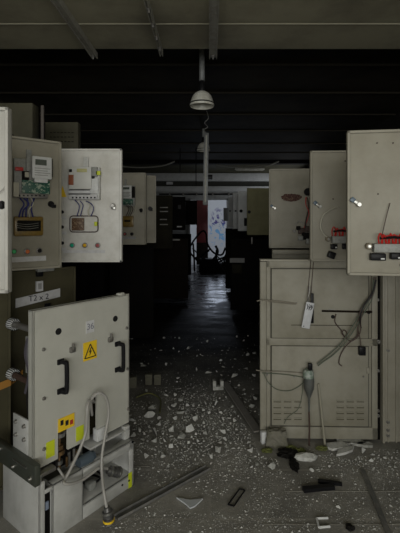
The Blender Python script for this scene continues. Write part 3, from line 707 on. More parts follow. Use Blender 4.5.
# hinge post beside the wide door
def bolt(parent, x, y, z, r=0.013):
    MB().lathe((x, y, z), [(0.0001, -0.014), (r*0.6, -0.014), (r*0.62, -0.006), (r, -0.005), (r*1.1, 0)], 'Y', 12).build('bolt', dull_steel, parent)
hp = MB().box(1.235, 1.375, 2.845, 2.90, 0.0, 1.30, 0.004).box(1.222, 1.238, 2.825, 2.90, 0.0, 1.30, 0.003)
hp.box(1.262, 1.270, 2.838, 2.85, 0.0, 1.30).box(1.318, 1.326, 2.835, 2.85, 0.0, 1.30)
cpost = hp.build('hinge_post', grey_cream, cH, -cH.location)
for (px, py) in ((388, 350.5), (388, 422), (388, 430), (388, 435.5)):
    q = at(px, py, 2.845); bolt(cpost, q.x, 2.845, q.z, 0.012)
MB().box(1.192, 1.222, 2.875, 2.90, 0, 1.30).build('gap_strip', soot, cH, -cH.location)
for (px, py) in ((378, 300), (379, 342), (378.5, 371), (378.5, 411), (378.5, 416)):
    q = at(px, py, 2.87); bolt(cH, q.x-cH.location.x, 2.876-cH.location.y, q.z, 0.011 if py != 342 else 0.014)

# tag, adapter, rod: hang from / lean on the wide door
def on_door(px, py, d):
    v = PL.pt(px, py, d); return PL.o+PL.u*v.x-PL.n*v.y+Vector((0, 0, v.z))
q = on_door(308, 315, 0.05)
t = thing('paper_tag', 'white card tag with a scribbled emblem, hanging on strings', 'tag', q, PL.rz)
rt = Matrix.Rotation(math.radians(-9), 3, 'Y').inverted()
rt = Matrix.Rotation(math.radians(11), 3, 'Y')
MB().box(-0.029, 0.029, -0.004, 0.004, -0.095, 0.09, 0.004, rot=rt, at=(0, 0, 0)).build('card', mat('card_white', (0.50, 0.51, 0.53), 0.5, dirt=(0.38, 0.38, 0.38), amount=0.5, scale=30), t)
sb = MB()
for k in range(7):
    p0 = rt @ Vector((-0.022+0.007*k, -0.0055, 0.075-0.01*(k % 2))); p1 = rt @ Vector((-0.018+0.006*((k*3) % 7), -0.0055, 0.035+0.006*(k % 3)))
    sb.tube([p0, (p0+p1)/2+Vector((0.006, 0, 0)), p1], 0.0022, 5)
sb.build('scribble', ink, t)
MB().box(-0.020, -0.012, -0.0055, -0.0035, -0.085, -0.079, rot=rt, at=(0, 0, 0)).build('small_mark', ink, t)
MB().box(0.022, 0.042, 0.006, 0.018, -0.06, 0.15, 0.004).build('backing_strip', black_plastic, t)
MB().tube([(0.005, 0.01, 0.09), (0.0, 0.0, 0.12), (0.008, 0, 0.15), (0.012, 0.005, 0.2)], 0.006, 8).build('clasp', dull_steel, t)
q = on_door(309, 384, 0.062)
t = thing('cable_connector', 'grey cable connector with a white and green collar hanging on the vented door', 'connector', q, PL.rz)
MB().lathe((0, 0, 0), [(0.0001, -0.19), (0.006, -0.19), (0.008, -0.10), (0.018, -0.075), (0.034, -0.03), (0.037, 0.02), (0.034, 0.045), (0.0001, 0.05)], n=12).build('housing', mat('grey_rubber', (0.07, 0.075, 0.07), 0.6, dirt=(0.12, 0.12, 0.11), amount=0.6, scale=20), t)
MB().lathe((-0.004, 0, 0.045), [(0.001, 0), (0.036, 0), (0.04, 0.03), (0.03, 0.055), (0.001, 0.057)], n=12).build('collar', mat('pale_green_plastic', (0.14, 0.19, 0.15), 0.5, dirt=(0.45, 0.47, 0.44), amount=0.9, scale=30), t)
MB().box(-0.006, 0.022, -0.014, 0.014, 0.10, 0.145, 0.004).build('plug', black_plastic, t)
e = ground(313, 446)
MB().tube([(0.0, 0, -0.18), (0.003, 0.0, -0.3), (0.001, 0, 0.004-q.z)], 0.006, 8).build('cable', brown_wire, t)
q = on_door(318.5, 384, 0.02); g = ground(325, 446)
tag(MB().cyl(q, g+Vector((0, 0, 0.006)), 0.008, 10).build('wooden_rod', mat('grey_wood', (0.26, 0.245, 0.19), 0.7)), 'thin pale rod leaning on the vented lower door', 'rod')

cI = cubicle(1, 2.92, 3.80, 'switchgear cubicle with a cream upper door marked by a dark burnt stain', soot)
P3 = Panel((0.5605, 3.80), (1.36, 3.74), 1.322, 0.75)
P3.leaf('compartment_door', grey_cream, cI)['label'] = 'cream door with an oval burnt stain'
pts = []
c0 = P3.pt(291.5, 197.5)
for k in range(36):
    an = 2*math.pi*k/36; rr = 1+0.05*math.sin(3*an+1)+0.09*random.uniform(-1, 1)
    pts.append((c0.x+0.098*rr*math.cos(an), c0.z+0.038*rr*math.sin(an)))
MB().prism(pts, -0.003, 0).build('burnt_stain', stain_mat, P3.obj)
latch(P3, 273, 207)
P3.knob('cable_gland', black_plastic, 307.5, 192, 0.035, 0.04)
P3.tube('wire', brown_wire, [(307, 197, 0.03), (308.5, 208, 0.04), (306, 220, 0.04), (305, 230, 0.03)], 0.006)
P3.tube('wire', red_wire, [(306, 197, 0.03), (306, 205, 0.05), (309, 214, 0.04), (304, 228, 0.03)], 0.004)
for i, (x, y, r_) in enumerate(((301, 231, 3.2), (305, 236, 3.5), (300, 238, 2.4), (307, 229, 3), (298, 228, 2.0), (308, 241, 2.6))):
    P3.box('burnt_relay', (brown_wire, black_rough, meter_grey)[i % 3], x-r_, y-r_, x+r_, y+r_, 0.0, 0.03+0.01*(i % 3), 0.006)
P3.knob('knob', dull_steel, 294, 231, 0.014, 0.03)
P3.tube('wire', grey_cable, [(296, 224, 0.02), (299, 221, 0.03), (304, 224, 0.03)], 0.004)
PL2 = Panel((0.575, 3.70), (1.36, 3.66), 0.05, 1.25)
PL2.leaf('lower_door', cream_dim, cI)
MB().box(0.0, PL2.w, -0.03, 0.05, PL2.h-0.03, PL2.h+0.012, 0.004).build('top_flange', grey_cream, PL2.obj)

yR = [3.82+0.86*k for k in range(11)]
rights = [cubicle(1, yR[k], yR[k]+0.84, 'soot-black switchgear cubicle deep in the aisle, in the row of the vented lower door', soot, group='soot-black cubicles past the vented door') for k in range(10)]
def give(k, label):
    s = rights[k]; s['label'] = label
    if 'group' in s: del s['group']
    return s
s = give(2, 'cubicle with a dark greenish-olive upper door, next past the stained cream door')
P = Panel((0.592, 6.4), (1.36, 6.4), 1.374, 0.75); P.leaf('compartment_door', olive_light, s); P.knob('latch', black_plastic, 249, 212, 0.025, 0.03)
s = give(3, 'cubicle with a pale grey upper door seen edge to edge with the olive one')
P = Panel((0.525, 7.5), (1.36, 7.55), 1.42, 0.75); P.leaf('compartment_door', pale_far, s); P.knob('latch', black_plastic, 241, 211, 0.03, 0.03); P.box('relay', black_plastic, 244, 218, 247, 226, 0.0, 0.03)
P = Panel((0.36, 7.0), (1.36, 7.0), 0.05, 1.24); P.leaf('lower_door', soot, s)
P.box('label_strip', dim_paper, 229.8, 258, 244.5, 262.5, 0.012, 0.02)
P.box('handle', dull_steel, 251, 237, 252.5, 244, 0.01, 0.04, 0.004)
P.box('scorched_box', sooty_olive, 232, 264, 242, 273, 0.01, 0.06, 0.005)
s = give(4, 'cubicle whose narrow pale grey upper door shows between two other pale doors')
P = Panel((0.47, 8.3), (1.36, 8.4), 1.45, 0.75); P.leaf('compartment_door', pale_far, s); P.knob('latch', black_plastic, 235.5, 211, 0.02, 0.03)
s = give(6, 'last cubicle with a pale upper door, only a sliver beside the far doorway')
P = Panel((0.46, 9.9), (1.36, 10.0), 1.47, 0.75); P.leaf('compartment_door', pale_far, s); P.knob('latch', black_plastic, 229.9, 211, 0.02, 0.03)
P = Panel((0.36, 9.3), (1.36, 9.3), 0.05, 1.4); P.leaf('lower_door', soot, s)

# ------------------------------------------------------------------ far doorway things
t = thing('red_door', 'dark red door leaf standing half open in the far doorway', 'door', (-0.50, 15.0, 0.0), math.radians(14))
MB().box(0, 0.44, 0, 0.05, 0.85, 2.48, 0.01).build('leaf', red_door, t)
MB().box(0.06, 0.38, -0.012, 0.0, 1.1, 1.6, 0.01).build('inset_panel', red_door, t)
MB().box(0, 0.44, 0, 0.05, 0.02, 0.85, 0.01).build('lower_panel', soot_brown, t)
tag(MB().box(0.49, 0.67, 14.4, 14.7, 1.66, 2.14, 0.01).build('junction_box', mat('mid_grey_paint', (0.12, 0.12, 0.115), 0.6)), 'grey junction box fixed at the edge of the bright doorway', 'junction box')
bpy.data.objects['junction_box'].location.y = 0.26
t = thing('twisted_scrap', 'black tangle of burnt frames and bent bars before the bright doorway', 'scrap metal', (0.0, 13.0, 0.0))
random.seed(3)
for k in range(11):
    x = random.uniform(-0.55, 0.6); pts = [(x, random.uniform(-.3, .3), 0.01)]
    for j in range(3):
        p = pts[-1]; pts.append((p[0]+random.uniform(-.3, .3), p[1]+random.uniform(-.1, .1), min(p[2]+random.uniform(0.1, 0.36), 0.95)))
    MB().tube(pts, random.uniform(0.018, 0.04), 6).build('bent_bar', soot, t)
MB().box(-0.35, 0.25, -0.2, 0.3, 0.0, 0.42, 0.05).build('burnt_housing', soot, t)
MB().box(0.05, 0.6, -0.1, 0.3, 0.0, 0.28, 0.05).build('burnt_housing', soot, t)
MB().tube([(-0.62, 0, 0.85), (-0.5, 0, 1.05), (-0.25, 0, 1.32), (-0.12, 0, 1.22), (-0.08, 0, 0.9), (0.12, 0, 0.62), (0.38, 0, 0.55), (0.5, 0, 0.78)], 0.03, 6).build('bent_bar', soot, t)
MB().tube([(-0.5, 0, 0.01), (-0.52, 0, 0.5), (-0.55, 0, 0.92)], 0.03, 6).build('bent_bar', soot, t)

# ------------------------------------------------------------------ withdrawn breaker truck
CT = Panel((-0.856, 1.935), (-0.490, 2.42), 0.0, 1.13)
truck = thing('breaker_truck', 'withdrawn circuit breaker truck with warning sign and two black handles', 'breaker truck', (CT.o.x, CT.o.y, 0), CT.rz)
CT.obj = truck
W = CT.w
def cb(name, m, x0, y0, x1, y1, d0, d1, bev=0.0, parent=None): return CT.box(name, m, x0, y0, x1, y1, d0, d1, bev, parent)
ztop, zbot = 1.128, 0.352
BO = -0.055; zb = 0.268; Dp = 0.30; xg0 = CT.pt(45, 500, 0.055).x; xg1 = CT.pt(52, 500, 0.055).x; xp = CT.pt(83, 490, 0.055).x
# plate with two cut-outs reaching its lower edge
s1a, s1b, s1t = CT.pt(58, 440).x, CT.pt(68, 440).x, CT.pt(63, 424).z
s2a, s2b, s2t = CT.pt(89.5, 420).x, CT.pt(97, 420).x, CT.pt(93, 398).z
b = MB()
t_ = 0.014
b.box(0, s1a, 0, t_, zbot, ztop).box(s1a, s1b, 0, t_, s1t, ztop).box(s1b, s2a, 0, t_, zbot+0.02, ztop).box(s2a, s2b, 0, t_, s2t, ztop).box(s2b, W, 0, t_, zbot+0.0, ztop)
b.box(0, 0.010, 0, 0.045, zbot, ztop, 0.002).box(W-0.010, W, 0, 0.045, zbot, ztop, 0.002).box(0, W, 0, 0.045, ztop-0.010, ztop, 0.002)
b.box(W-0.075, W-0.03, 0.004, 0.03, ztop-0.005, ztop+0.012, 0.004)
plate = b.build('front_plate', cart_grey, truck)
def inplate(fn): pass
# holes, sign, label, clips, handles, screws
for q in ((58.5, 331.5), (115.3, 318.7)):
    c = CT.pt(*q); MB().lathe((c.x, 0, c.z), [(0.0001, -0.0015), (0.017, -0.0015), (0.0175, 0)], 'Y', 20).build('round_hole', hole, plate)
c = CT.pt(90, 350.5)
MB().box(c.x-0.044, c.x+0.044, -0.002, 0, c.z-0.050, c.z+0.050).build('warning_sign', yellow, plate)
tri = [(c.x-0.036, c.z-0.036), (c.x+0.036, c.z-0.036), (c.x, c.z+0.036)]
b = MB()
for i in range(3):
    p, q = tri[i], tri[(i+1) % 3]; b.tube([(p[0], -0.003, p[1]), (q[0], -0.003, q[1])], 0.0028, 6, smooth=False)
b.build('warning_triangle', ink, plate)
MB().prism([(c.x+0.004, c.z+0.018), (c.x-0.010, c.z-0.008), (c.x-0.001, c.z-0.008), (c.x-0.005, c.z-0.028), (c.x+0.010, c.z-0.001), (c.x+0.001, c.z-0.001), (c.x+0.009, c.z+0.018)], -0.0035, -0.002).build('lightning_bolt', ink, plate)
c = CT.pt(90, 326.5)
MB().box(c.x-0.026, c.x+0.026, -0.003, 0, c.z-0.033, c.z+0.033).build('number_label', paper, plate)
text('36', 0.048, mat('grey_ink', (0.2, 0.2, 0.24), 0.6), plate, (c.x, -0.0038, c.z), (math.radians(90), 0, 0))
for (px, py, hh) in ((62, 375.5, 0.150), (118.5, 356, 0.150)):
    c = CT.pt(px, py)
    h2 = hh/2
    b = MB().tube([(c.x-0.012, 0, c.z+h2), (c.x-0.006, -0.035, c.z+h2), (c.x, -0.042, c.z+h2-0.012), (c.x, -0.042, c.z-h2+0.012), (c.x-0.006, -0.035, c.z-h2), (c.x-0.012, 0, c.z-h2)], 0.0115, 10)
    b.box(c.x-0.03, c.x+0.008, -0.012, 0, c.z+h2-0.014, c.z+h2+0.014, 0.004).box(c.x-0.03, c.x+0.008, -0.012, 0, c.z-h2-0.014, c.z-h2+0.014, 0.004)
    b.build('handle', black_plastic, plate)
for (px, py) in ((71.5, 348), (109.5, 338)):
    c = CT.pt(px, py)
    MB().box(c.x-0.015, c.x+0.015, -0.018, 0, c.z-0.022, c.z+0.006, 0.004).box(c.x-0.006, c.x+0.003, -0.028, -0.01, c.z-0.005, c.z+0.028, 0.003).build('clip', dull_steel, plate)
for (px, py) in ((43.5, 349.5), (44, 398.5), (44, 449), (126.5, 328), (127.5, 369), (128, 409)):
    c = CT.pt(px, py)
    MB().lathe((c.x, 0, c.z), [(0.0001, -0.009), (0.006, -0.009), (0.009, -0.003), (0.010, 0)], 'Y', 12).build('screw', dull_steel, plate)
cb('yellow_label', yellow, 58, 416, 74, 429, 0.0, 0.004, 0, plate)
for x in (60, 65): cb('label_square', ink, x, 420, x+3, 425, 0.004, 0.005, 0, plate)
cb('label_print', red_ink, 69.5, 419.5, 72.5, 424, 0.004, 0.005, 0, plate)
cb('sticker', neon, 46, 441, 54.5, 457, 0.0, 0.002, 0, plate)
cb('sticker', neon, 76, 426, 83.5, 440, 0.0, 0.002, 0, plate)
# mechanism behind the plate
b = MB().box(s1a-0.02, s1b+0.03, 0.07, 0.08, 0.34, s1t+0.05); b.box(s2a-0.02, s2b+0.02, 0.12, 0.13, 0.34, s2t+0.05); b.build('mechanism_back', black_rough, truck)
c1 = (s1a+s1b)/2
MB().cyl((c1, 0.035, zb), (c1, 0.035, s1t-0.03), 0.008, 10).build('latch_rod', brass, truck)
for k, (zz, r_, mm) in enumerate(((s1t-0.03, 0.022, brass), (s1t-0.065, 0.026, steel), (s1t-0.13, 0.020, brass), (0.36, 0.024, brass), (0.31, 0.018, steel))):
    MB().lathe((c1+0.004*(k % 2), 0.035, zz), [(0.0001, -0.012), (r_, -0.01), (r_, 0.01), (0.0001, 0.012)], n=14).build('latch_collar', mm, truck)
MB().box(c1-0.01, c1+0.035, 0.02, 0.05, 0.445, 0.465, 0.003).build('latch_arm', steel, truck)
cb('terminal', meter_white, 96, 427, 106, 439, -0.03, 0.015, 0.004); 
# side frame, contacts and rear body
MB().box(0.015, W-0.02, 0.05, 0.06, 0.36, ztop-0.03).build('inner_plate', sooty_olive, truck)
sb_ = MB()
sb_.box(-0.002, 0.008, 0.045, 0.19, 0.41, 0.585, 0.003)
sb_.build('side_bracket', cart_base, truck)
for (y, z) in ((0.075, 0.55), (0.155, 0.55), (0.075, 0.485), (0.155, 0.485)):
    MB().lathe((-0.002, y, z), [(0.0001, -0.012), (0.007, -0.012), (0.011, 0)], 'X', 12).build('bracket_bolt', dull_steel, truck)
for k, z in enumerate((1.012, 0.742)):
    MB().cyl((0.05, 0.03, z), (0.05, 0.29, z), 0.016, 12).build('contact_arm', brown_wire if k else dull_steel, truck)
    MB().lathe((0.05, 0.29, z), [(0.019, -0.022), (0.028, -0.022), (0.031, -0.016), (0.031, 0.02), (0.026, 0.024), (0.019, 0.024), (0.019, -0.022)], 'Y', 24).build('contact_ring', meter_white, truck)
    g_ = MB()
    for a_ in range(18):
        an = 2*math.pi*a_/18; r = Matrix.Rotation(-an, 3, 'Y')
        cx_, cz_ = 0.05+0.026*math.cos(an), z+0.026*math.sin(an)
        g_.box(cx_-0.006, cx_+0.006, 0.2665, 0.312, cz_-0.0022, cz_+0.0022, rot=r)
    g_.build('contact_slots', black_plastic, truck)
MB().box(0.02, 0.045, 0.04, 0.11, 0.80, 0.985, 0.004).build('insulator', meter_grey, truck)
MB().tube([(0.03, 0.09, 0.98), (0.02, 0.10, 0.9), (0.03, 0.085, 0.8), (0.02, 0.10, 0.70)], 0.012, 8).build('lead', mat('purple_lead', (0.05, 0.045, 0.055), 0.6), truck)
MB().tube([(0.045, 0.08, 0.80), (0.03, 0.09, 0.7), (0.04, 0.09, 0.56)], 0.016, 8).build('lead', black_rough, truck)
MB().cyl((0.045, 0.05, 0.99), (0.045, 0.05, 1.03), 0.012, 10).cyl((0.045, 0.09, 0.99), (0.045, 0.09, 1.03), 0.012, 10).build('stud', steel, truck)
# dark steel side rail
r_ = MB().box(-0.03, 0.0, -0.07, 0.33, 0.315, 0.415, 0.004)
r_.build('side_rail', green_steel, truck)
for (y, z) in ((-0.03, 0.345), (0.13, 0.345), (0.27, 0.385)):
    MB().lathe((-0.03, y, z), [(0.0001, -0.012), (0.006, -0.012), (0.010, 0)], 'X', 12).build('rail_bolt', steel, truck)
MB().box(-0.036, -0.029, 0.0, 0.13, 0.380, 0.388, 0.002).build('rail_slot', steel, truck)
# base

b = MB()
b.box(0.0, 0.012, BO, Dp, 0.0, 0.35, 0.003)                       # left side sheet
b.box(0.0, xg0, BO, BO+0.012, 0.0, 0.315, 0.003).box(xg0-0.002, xg1+0.002, BO, BO+0.012, zb-0.02, zb, 0.003)
b.box(xg1, xp, BO, BO+0.012, 0.0, zb, 0.003).box(xg1, xp, BO, 0.0, zb-0.010, zb, 0.003)                  # wide post
b.box(xg1, xg1+0.012, BO, Dp, 0.0, zb, 0.003)
b.box(xp-0.012, xp, BO, Dp, 0.0, zb, 0.003)
b.box(W-0.024, W-0.012, BO, Dp, 0.0, zb, 0.003)                   # right side
b.box(W-0.045, W-0.012, BO, BO+0.012, 0.0, zb, 0.003)
b.box(xp, W-0.012, BO, BO+0.012, 0.0, 0.075, 0.003)                     # bottom rail
b.box(xp, W-0.012, BO, Dp, 0.063, 0.075, 0.003)                         # shelf
b.box(xp, W-0.012, BO, BO+0.012, zb-0.05, zb, 0.003)                    # top rail
b.box(xp, W-0.012, BO, 0.0, zb-0.012, zb, 0.003)
b.box(xp, W-0.012, Dp-0.012, Dp, 0.0, zb, 0.003)
base = b.build('base_frame', cart_base, truck)
MB().box(s2a-0.01, W-0.012, -0.02, 0.10, 0.318, 0.330, 0.003).box(W-0.05, W-0.012, -0.02, 0.012, zb, 0.345, 0.003).build('ledge', cart_base, truck)
MB().box(s1a+0.004, s2b+0.01, 0.08, 0.09, zb-0.02, 0.36).build('mechanism_back', black_rough, truck)
for k in range(5):
    xx = s1b+0.012+0.022*k; MB().cyl((xx, 0.03+0.012*(k % 2), zb), (xx, 0.03+0.012*(k % 2), 0.32+0.012*(k % 3)), 0.007+0.002*(k % 2), 10).build('mechanism_rod', (brass, steel, dull_steel)[k % 3], truck)
cb('sticker', neon, 122, 469, 125.5, 487, 0.0555, 0.057)
MB().box(0.013, xg1-0.001, BO+0.016, BO+0.022, 0.0, zb-0.012).build('base_gap_shade_panel', soot, truck)  # dark sheet set in the gap to paint its shade
MB().box(xg0+0.008, xg0+0.026, BO+0.008, BO+0.017, 0.16, 0.20, 0.003).build('blue_label', mat('blue_grey_label', (0.2, 0.24, 0.32), 0.6), truck)
MB().box(0.0, 0.10, -0.04, 0.01, 0.325, 0.345, 0.004).build('cross_bar', dull_steel, truck)
MB().cyl((xp+0.06, 0.04, 0.075), (xp+0.06, 0.04, zb-0.01), 0.007, 8).build('post', steel, truck)
for (x, z_, r1) in ((W-0.022, 0.26, 0.008), (W-0.05, 0.045, 0.006), (W-0.10, 0.045, 0.006)):
    MB().lathe((x, BO, z_), [(0.0001, -0.004), (r1, -0.003), (r1, 0)], 'Y', 10).build('rivet', black_plastic, truck)
cyl_m = mat('plug_metal', (0.16, 0.16, 0.16), 0.3, 0.7, dirt=(0.2, 0.19, 0.17), amount=0.6, scale=30)
# round connector lying on the ledge and coil on the shelf
q = CT.pt(86, 459, 0.02)
MB().lathe((q.x, q.y, q.z), [(0.0001, -0.05), (0.026, -0.05), (0.030, -0.02), (0.030, 0.03), (0.022, 0.035), (0.022, 0.05), (0.0001, 0.05)], 'X', 18).build('round_connector', mat('blue_grey_metal', (0.10, 0.13, 0.16), 0.35, 0.3), truck)
pts = [(xp+0.14+0.05*math.cos(a_*0.7), 0.06+0.05*math.sin(a_*0.7), 0.085+0.003*a_) for a_ in range(14)]
MB().tube(pts, 0.006, 6).build('coiled_lead', black_plastic, truck)
MB().box(xp+0.08, xp+0.13, 0.0, 0.05, 0.078, 0.12, 0.01).build('shelf_fitting', meter_grey, truck)
# grey cables
def ct(pts, r, name='cable', m=grey_cable): return MB().tube([CT.pt(*p) for p in pts], r, 10).build(name, m, truck)
ct([(92, 415, -0.02), (91, 403, 0.02), (93, 397, 0.05), (99, 393, 0.07), (105, 396, 0.08), (108, 404, 0.08), (108.5, 416, 0.08), (105, 436, 0.085), (102, 456, 0.10), (102, 474, 0.13), (104, 492, 0.18), (107, 509, 0.21)], 0.0078)
ct([(94, 402, -0.02), (92, 400, 0.03), (88, 404, 0.05), (87, 416, 0.06), (86, 432, 0.06), (80, 449, 0.06), (73, 464, 0.065), (66, 478, 0.07), (64, 483, 0.085), (70, 484, 0.10), (82, 480, 0.10), (92, 473, 0.10), (99, 468, 0.10), (106, 468, 0.10), (111, 471, 0.10)], 0.0078)
ct([(58, 468, 0.02), (62, 474, 0.03), (66, 480, 0.07)], 0.006)
# plugs
def plug(p, ax, name, lab, k=0.86):
    ax = Vector(ax).normalized(); p = Vector(p)
    prof = [(0.0, 0.018), (0.02, 0.022), (0.022, 0.030), (0.050, 0.030), (0.052, 0.025), (0.060, 0.025), (0.062, 0.032), (0.070, 0.032), (0.072, 0.029), (0.078, 0.029), (0.080, 0.032), (0.095, 0.032), (0.10, 0.026)]
    prof = [(h*k, r_*k) for h, r_ in prof]
    pts = [p+ax*h for h, r_ in prof]
    MB().tube([p+ax*0.024*k, p+ax*0.034*k], 0.0325*k, 18, smooth=False).build('plug_collar', steel, truck)
    MB().tube([p+ax*0.083*k, p+ax*0.090*k], 0.0345*k, 18, smooth=False).build('plug_collar', steel, truck)
    MB().tube(pts, [r_ for h, r_ in prof], 18, smooth=False).build(name, cyl_m, truck)
    return p+ax*0.07
p0 = CT.pt(107, 470.5, 0.10)
e_ = plug(p0, (0.85, -0.25, -0.45), 'cable_plug', '')
p1 = CT.pt(107, 507, 0.21)
plug(p1, (0.05, -0.15, -1), 'cable_plug', '')
c = p1+Vector((0.003, -0.010, -0.062)); MB().lathe(c, [(0.022, -0.005), (0.029, -0.005), (0.029, 0.005), (0.022, 0.005)], n=20).build('yellow_ring', yellow, truck)

# ------------------------------------------------------------------ larger things on the floor
def flat_bar(name, pa, pb, wd, th, m, label, cat, lift=0.0, prof='bar'):
    a, b_ = ground(*pa), ground(*pb); d = b_-a; L = d.length
    q = MB()
    if prof == 'bar': q.box(0, L, -wd/2, wd/2, lift, lift+th, 0.002, 1)
    else:
        q.box(0, L, -wd/2, wd/2, 0, 0.003).box(0, L, -wd/2, -wd/2+0.003, 0, th).box(0, L, wd/2-0.003, wd/2, 0, th)
    o = q.build(name, m, None, a, math.atan2(d.y, d.x)); return tag(o, label, cat)
bar_m = mat('dusty_dark_steel', (0.13, 0.13, 0.125), 0.6, 0.2, dirt=(0.24, 0.23, 0.21), amount=0.7, scale=18)
flat_bar('metal_channel', (116, 519), (208, 468.5), 0.045, 0.016, bar_m, 'long dark metal channel on the floor from the breaker truck into the aisle', 'metal channel', prof='u')
flat_bar('metal_strip', (224.5, 384), (258, 434), 0.065, 0.012, mat('brown_grey_steel', (0.21, 0.195, 0.175), 0.6, dirt=(0.13, 0.12, 0.11), amount=0.6, scale=8), 'flat brown-grey metal strip pointing at the corner of the vented door', 'metal strip', lift=0.012)
flat_bar('metal_strip', (362.5, 471), (389, 536), 0.028, 0.012, bar_m, 'thin dark metal strip lying by itself before the hinge post', 'metal strip')
flat_bar('plastic_strip', (303, 491.5), (334, 488.5), 0.035, 0.022, black_plastic, 'black plastic strip with ragged edges, the wider of a crossed pair', 'plastic strip')
flat_bar('plastic_strip', (318, 482.5), (342, 485.5), 0.026, 0.016, black_plastic, 'narrower black plastic strip of the crossed pair', 'plastic strip', lift=0.001)
# triangular white sheet
pts = [ground(*p) for p in ((176.5, 499), (190, 501.5), (203, 500), (195, 507.5), (190, 509.5), (186, 505.5))]
o = MB().slab([(p.x-pts[0].x, p.y-pts[0].y) for p in pts], 0.002, 0.010).build('plaster_sheet', mat('pale_sheet', (0.46, 0.48, 0.50), 0.7), None, (pts[0].x, pts[0].y, 0)); tag(o, 'pale pointed scrap of sheet beside the long dark channel', 'scrap')
# dark rectangular frame
cs = [ground(*p) for p in ((239.5, 490), (245, 491), (234, 507), (228, 505.5))]
o = MB(); 
for i in range(4): o.tube([cs[i]-cs[0]+Vector((0, 0, 0.006)), cs[(i+1) % 4]-cs[0]+Vector((0, 0, 0.006))], 0.004, 6, smooth=False)
tag(o.build('wire_frame', black_plastic, None, cs[0]), 'small dark rectangular frame lying flat on the dusty floor', 'frame')
# white bracket
cs = [ground(*p) for p in ((328, 519), (316.5, 519.5), (319, 528.5), (330, 527.5))]
o = MB()
for i in range(3): o.tube([cs[i]-cs[0]+Vector((0, 0, 0.006)), cs[i+1]-cs[0]+Vector((0, 0, 0.006))], 0.006, 6, smooth=False)
tag(o.build('plastic_bracket', meter_white, None, cs[0]), 'white U-shaped plastic bracket on the floor, open side towards the thin strip', 'bracket')
def lump(name, p, r, m, label, cat, sq=(1, 1, 0.6), seed=1, n=2, rough=0.25, rz=0):
    rnd = random.Random(seed); t = bmesh.new(); bmesh.ops.create_icosphere(t, subdivisions=n, radius=1)
    for v in t.verts:
        v.co = Vector((v.co.x*sq[0], v.co.y*sq[1], v.co.z*sq[2]))*(1+rnd.uniform(-rough, rough))*r
    mz = min(v.co.z for v in t.verts)
    for v in t.verts: v.co.z = max(v.co.z, mz*0.6)-mz*0.6
    me = bpy.data.meshes.new(name); t.to_mesh(me); t.free(); me.materials.append(m)
    o = bpy.data.objects.new(name, me); COL.objects.link(o); o.location = p; o.rotation_euler.z = rz
    if label: tag(o, label, cat)
    return o
used = []
def reserve(p, r): used.append((p.x, p.y, r))
g = ground(350, 529); lump('burnt_lump', g, 0.022, black_rough, 'single black burnt lump beside the white plastic bracket', 'burnt lump', seed=5); reserve(g, 0.04)
g = ground(287, 455); lump('burnt_rag', g, 0.055, black_rough, 'black burnt rag crumpled before the wide vented door', 'rag', (1.2, 1.0, 0.35), 8, 3, 0.3); reserve(g, 0.09)
g = ground(294, 466); lump('burnt_rag', g, 0.055, black_rough, 'smaller black shred below the crumpled burnt rag', 'rag', (0.5, 1.3, 0.25), 9, 3, 0.3); reserve(g, 0.09)
g = ground(306, 459); lump('plaster_block', g, 0.055, plaster, 'wide pale plaster block next to the black burnt rag', 'plaster piece', (1.5, 0.7, 0.45), 10, 2, 0.12); reserve(g, 0.09)
# broken concrete plinth under the door corner, with moss
g = ground(277, 448)
rnd = random.Random(12); t = bmesh.new(); bmesh.ops.create_cube(t, size=1); bmesh.ops.subdivide_edges(t, edges=list(t.edges), cuts=5, use_grid_fill=True)
for v in t.verts:
    k = 1-0.16*(v.co.z+0.5)
    v.co = Vector((v.co.x*0.15*k, v.co.y*0.06*k, (v.co.z+0.5)*0.115))+Vector((rnd.uniform(-.004, .004), rnd.uniform(-.004, .004), rnd.uniform(-.005, .005) if v.co.z > -0.4 else 0))
me = bpy.data.meshes.new('concrete_lump'); t.to_mesh(me); t.free(); me.materials.append(concrete)
o = bpy.data.objects.new('concrete_lump', me); COL.objects.link(o); o.location = g+Vector((0, 0.02, 0)); o.rotation_euler.z = -0.1
tag(o, 'brownish block-shaped concrete lump standing against the foot of the vented door', 'concrete lump'); reserve(g, 0.11)
for i, (px, py) in enumerate(((267, 452), (290, 449), (322, 450), (300, 452))):
    g = ground(px, py); lump('moss_clump', g, 0.028, moss, ('moss clump beside the standing white block', 'moss clump tucked behind the black burnt rag', 'moss clump at the foot of the thin leaning rod', 'moss clump between the rag and the vented door')[i], 'moss', (1.3, 0.8, 0.5), 20+i, 3, 0.3); reserve(g, 0.045)
g = ground(264, 443); t_o = MB().box(-0.024, 0.024, -0.018, 0.018, 0, 0.085, 0.005).build('plastic_block', meter_white, None, g, 0.3); tag(t_o, 'small white plastic block standing at the corner of the vented door', 'plastic block'); reserve(g, 0.04)
g = ground(218, 389)
t = thing('socket_outlet', 'pale two-pronged plastic fitting standing by itself in the aisle', 'plastic fitting', g, 0.1)
MB().box(-0.05, 0.05, -0.03, 0.03, 0, 0.03, 0.004).build('base', plaster_dim, t); MB().box(-0.05, -0.02, -0.03, 0.03, 0.03, 0.085, 0.004).build('prong', plaster_dim, t); MB().box(0.02, 0.05, -0.03, 0.03, 0.03, 0.085, 0.004).build('prong', plaster_dim, t); reserve(g, 0.08)
mod_m = mat('olive_module', (0.13, 0.125, 0.095), 0.7)
for i, (px, py, lab) in enumerate(((149, 384, 'olive square module in the shadows, with a partner on one side'), (157.5, 384, 'olive square module, the partner closer to the aisle'), (133, 387, 'lone olive module close behind the breaker truck'))):
    g = ground(px, py); o = MB().box(-0.034, 0.034, -0.03, 0.03, 0, 0.10, 0.006).box(-0.02, 0.02, -0.036, -0.028, 0.05, 0.08, 0.002).build('relay_module', mod_m, None, g, 0.1*i); tag(o, lab, 'relay module'); reserve(g, 0.06)
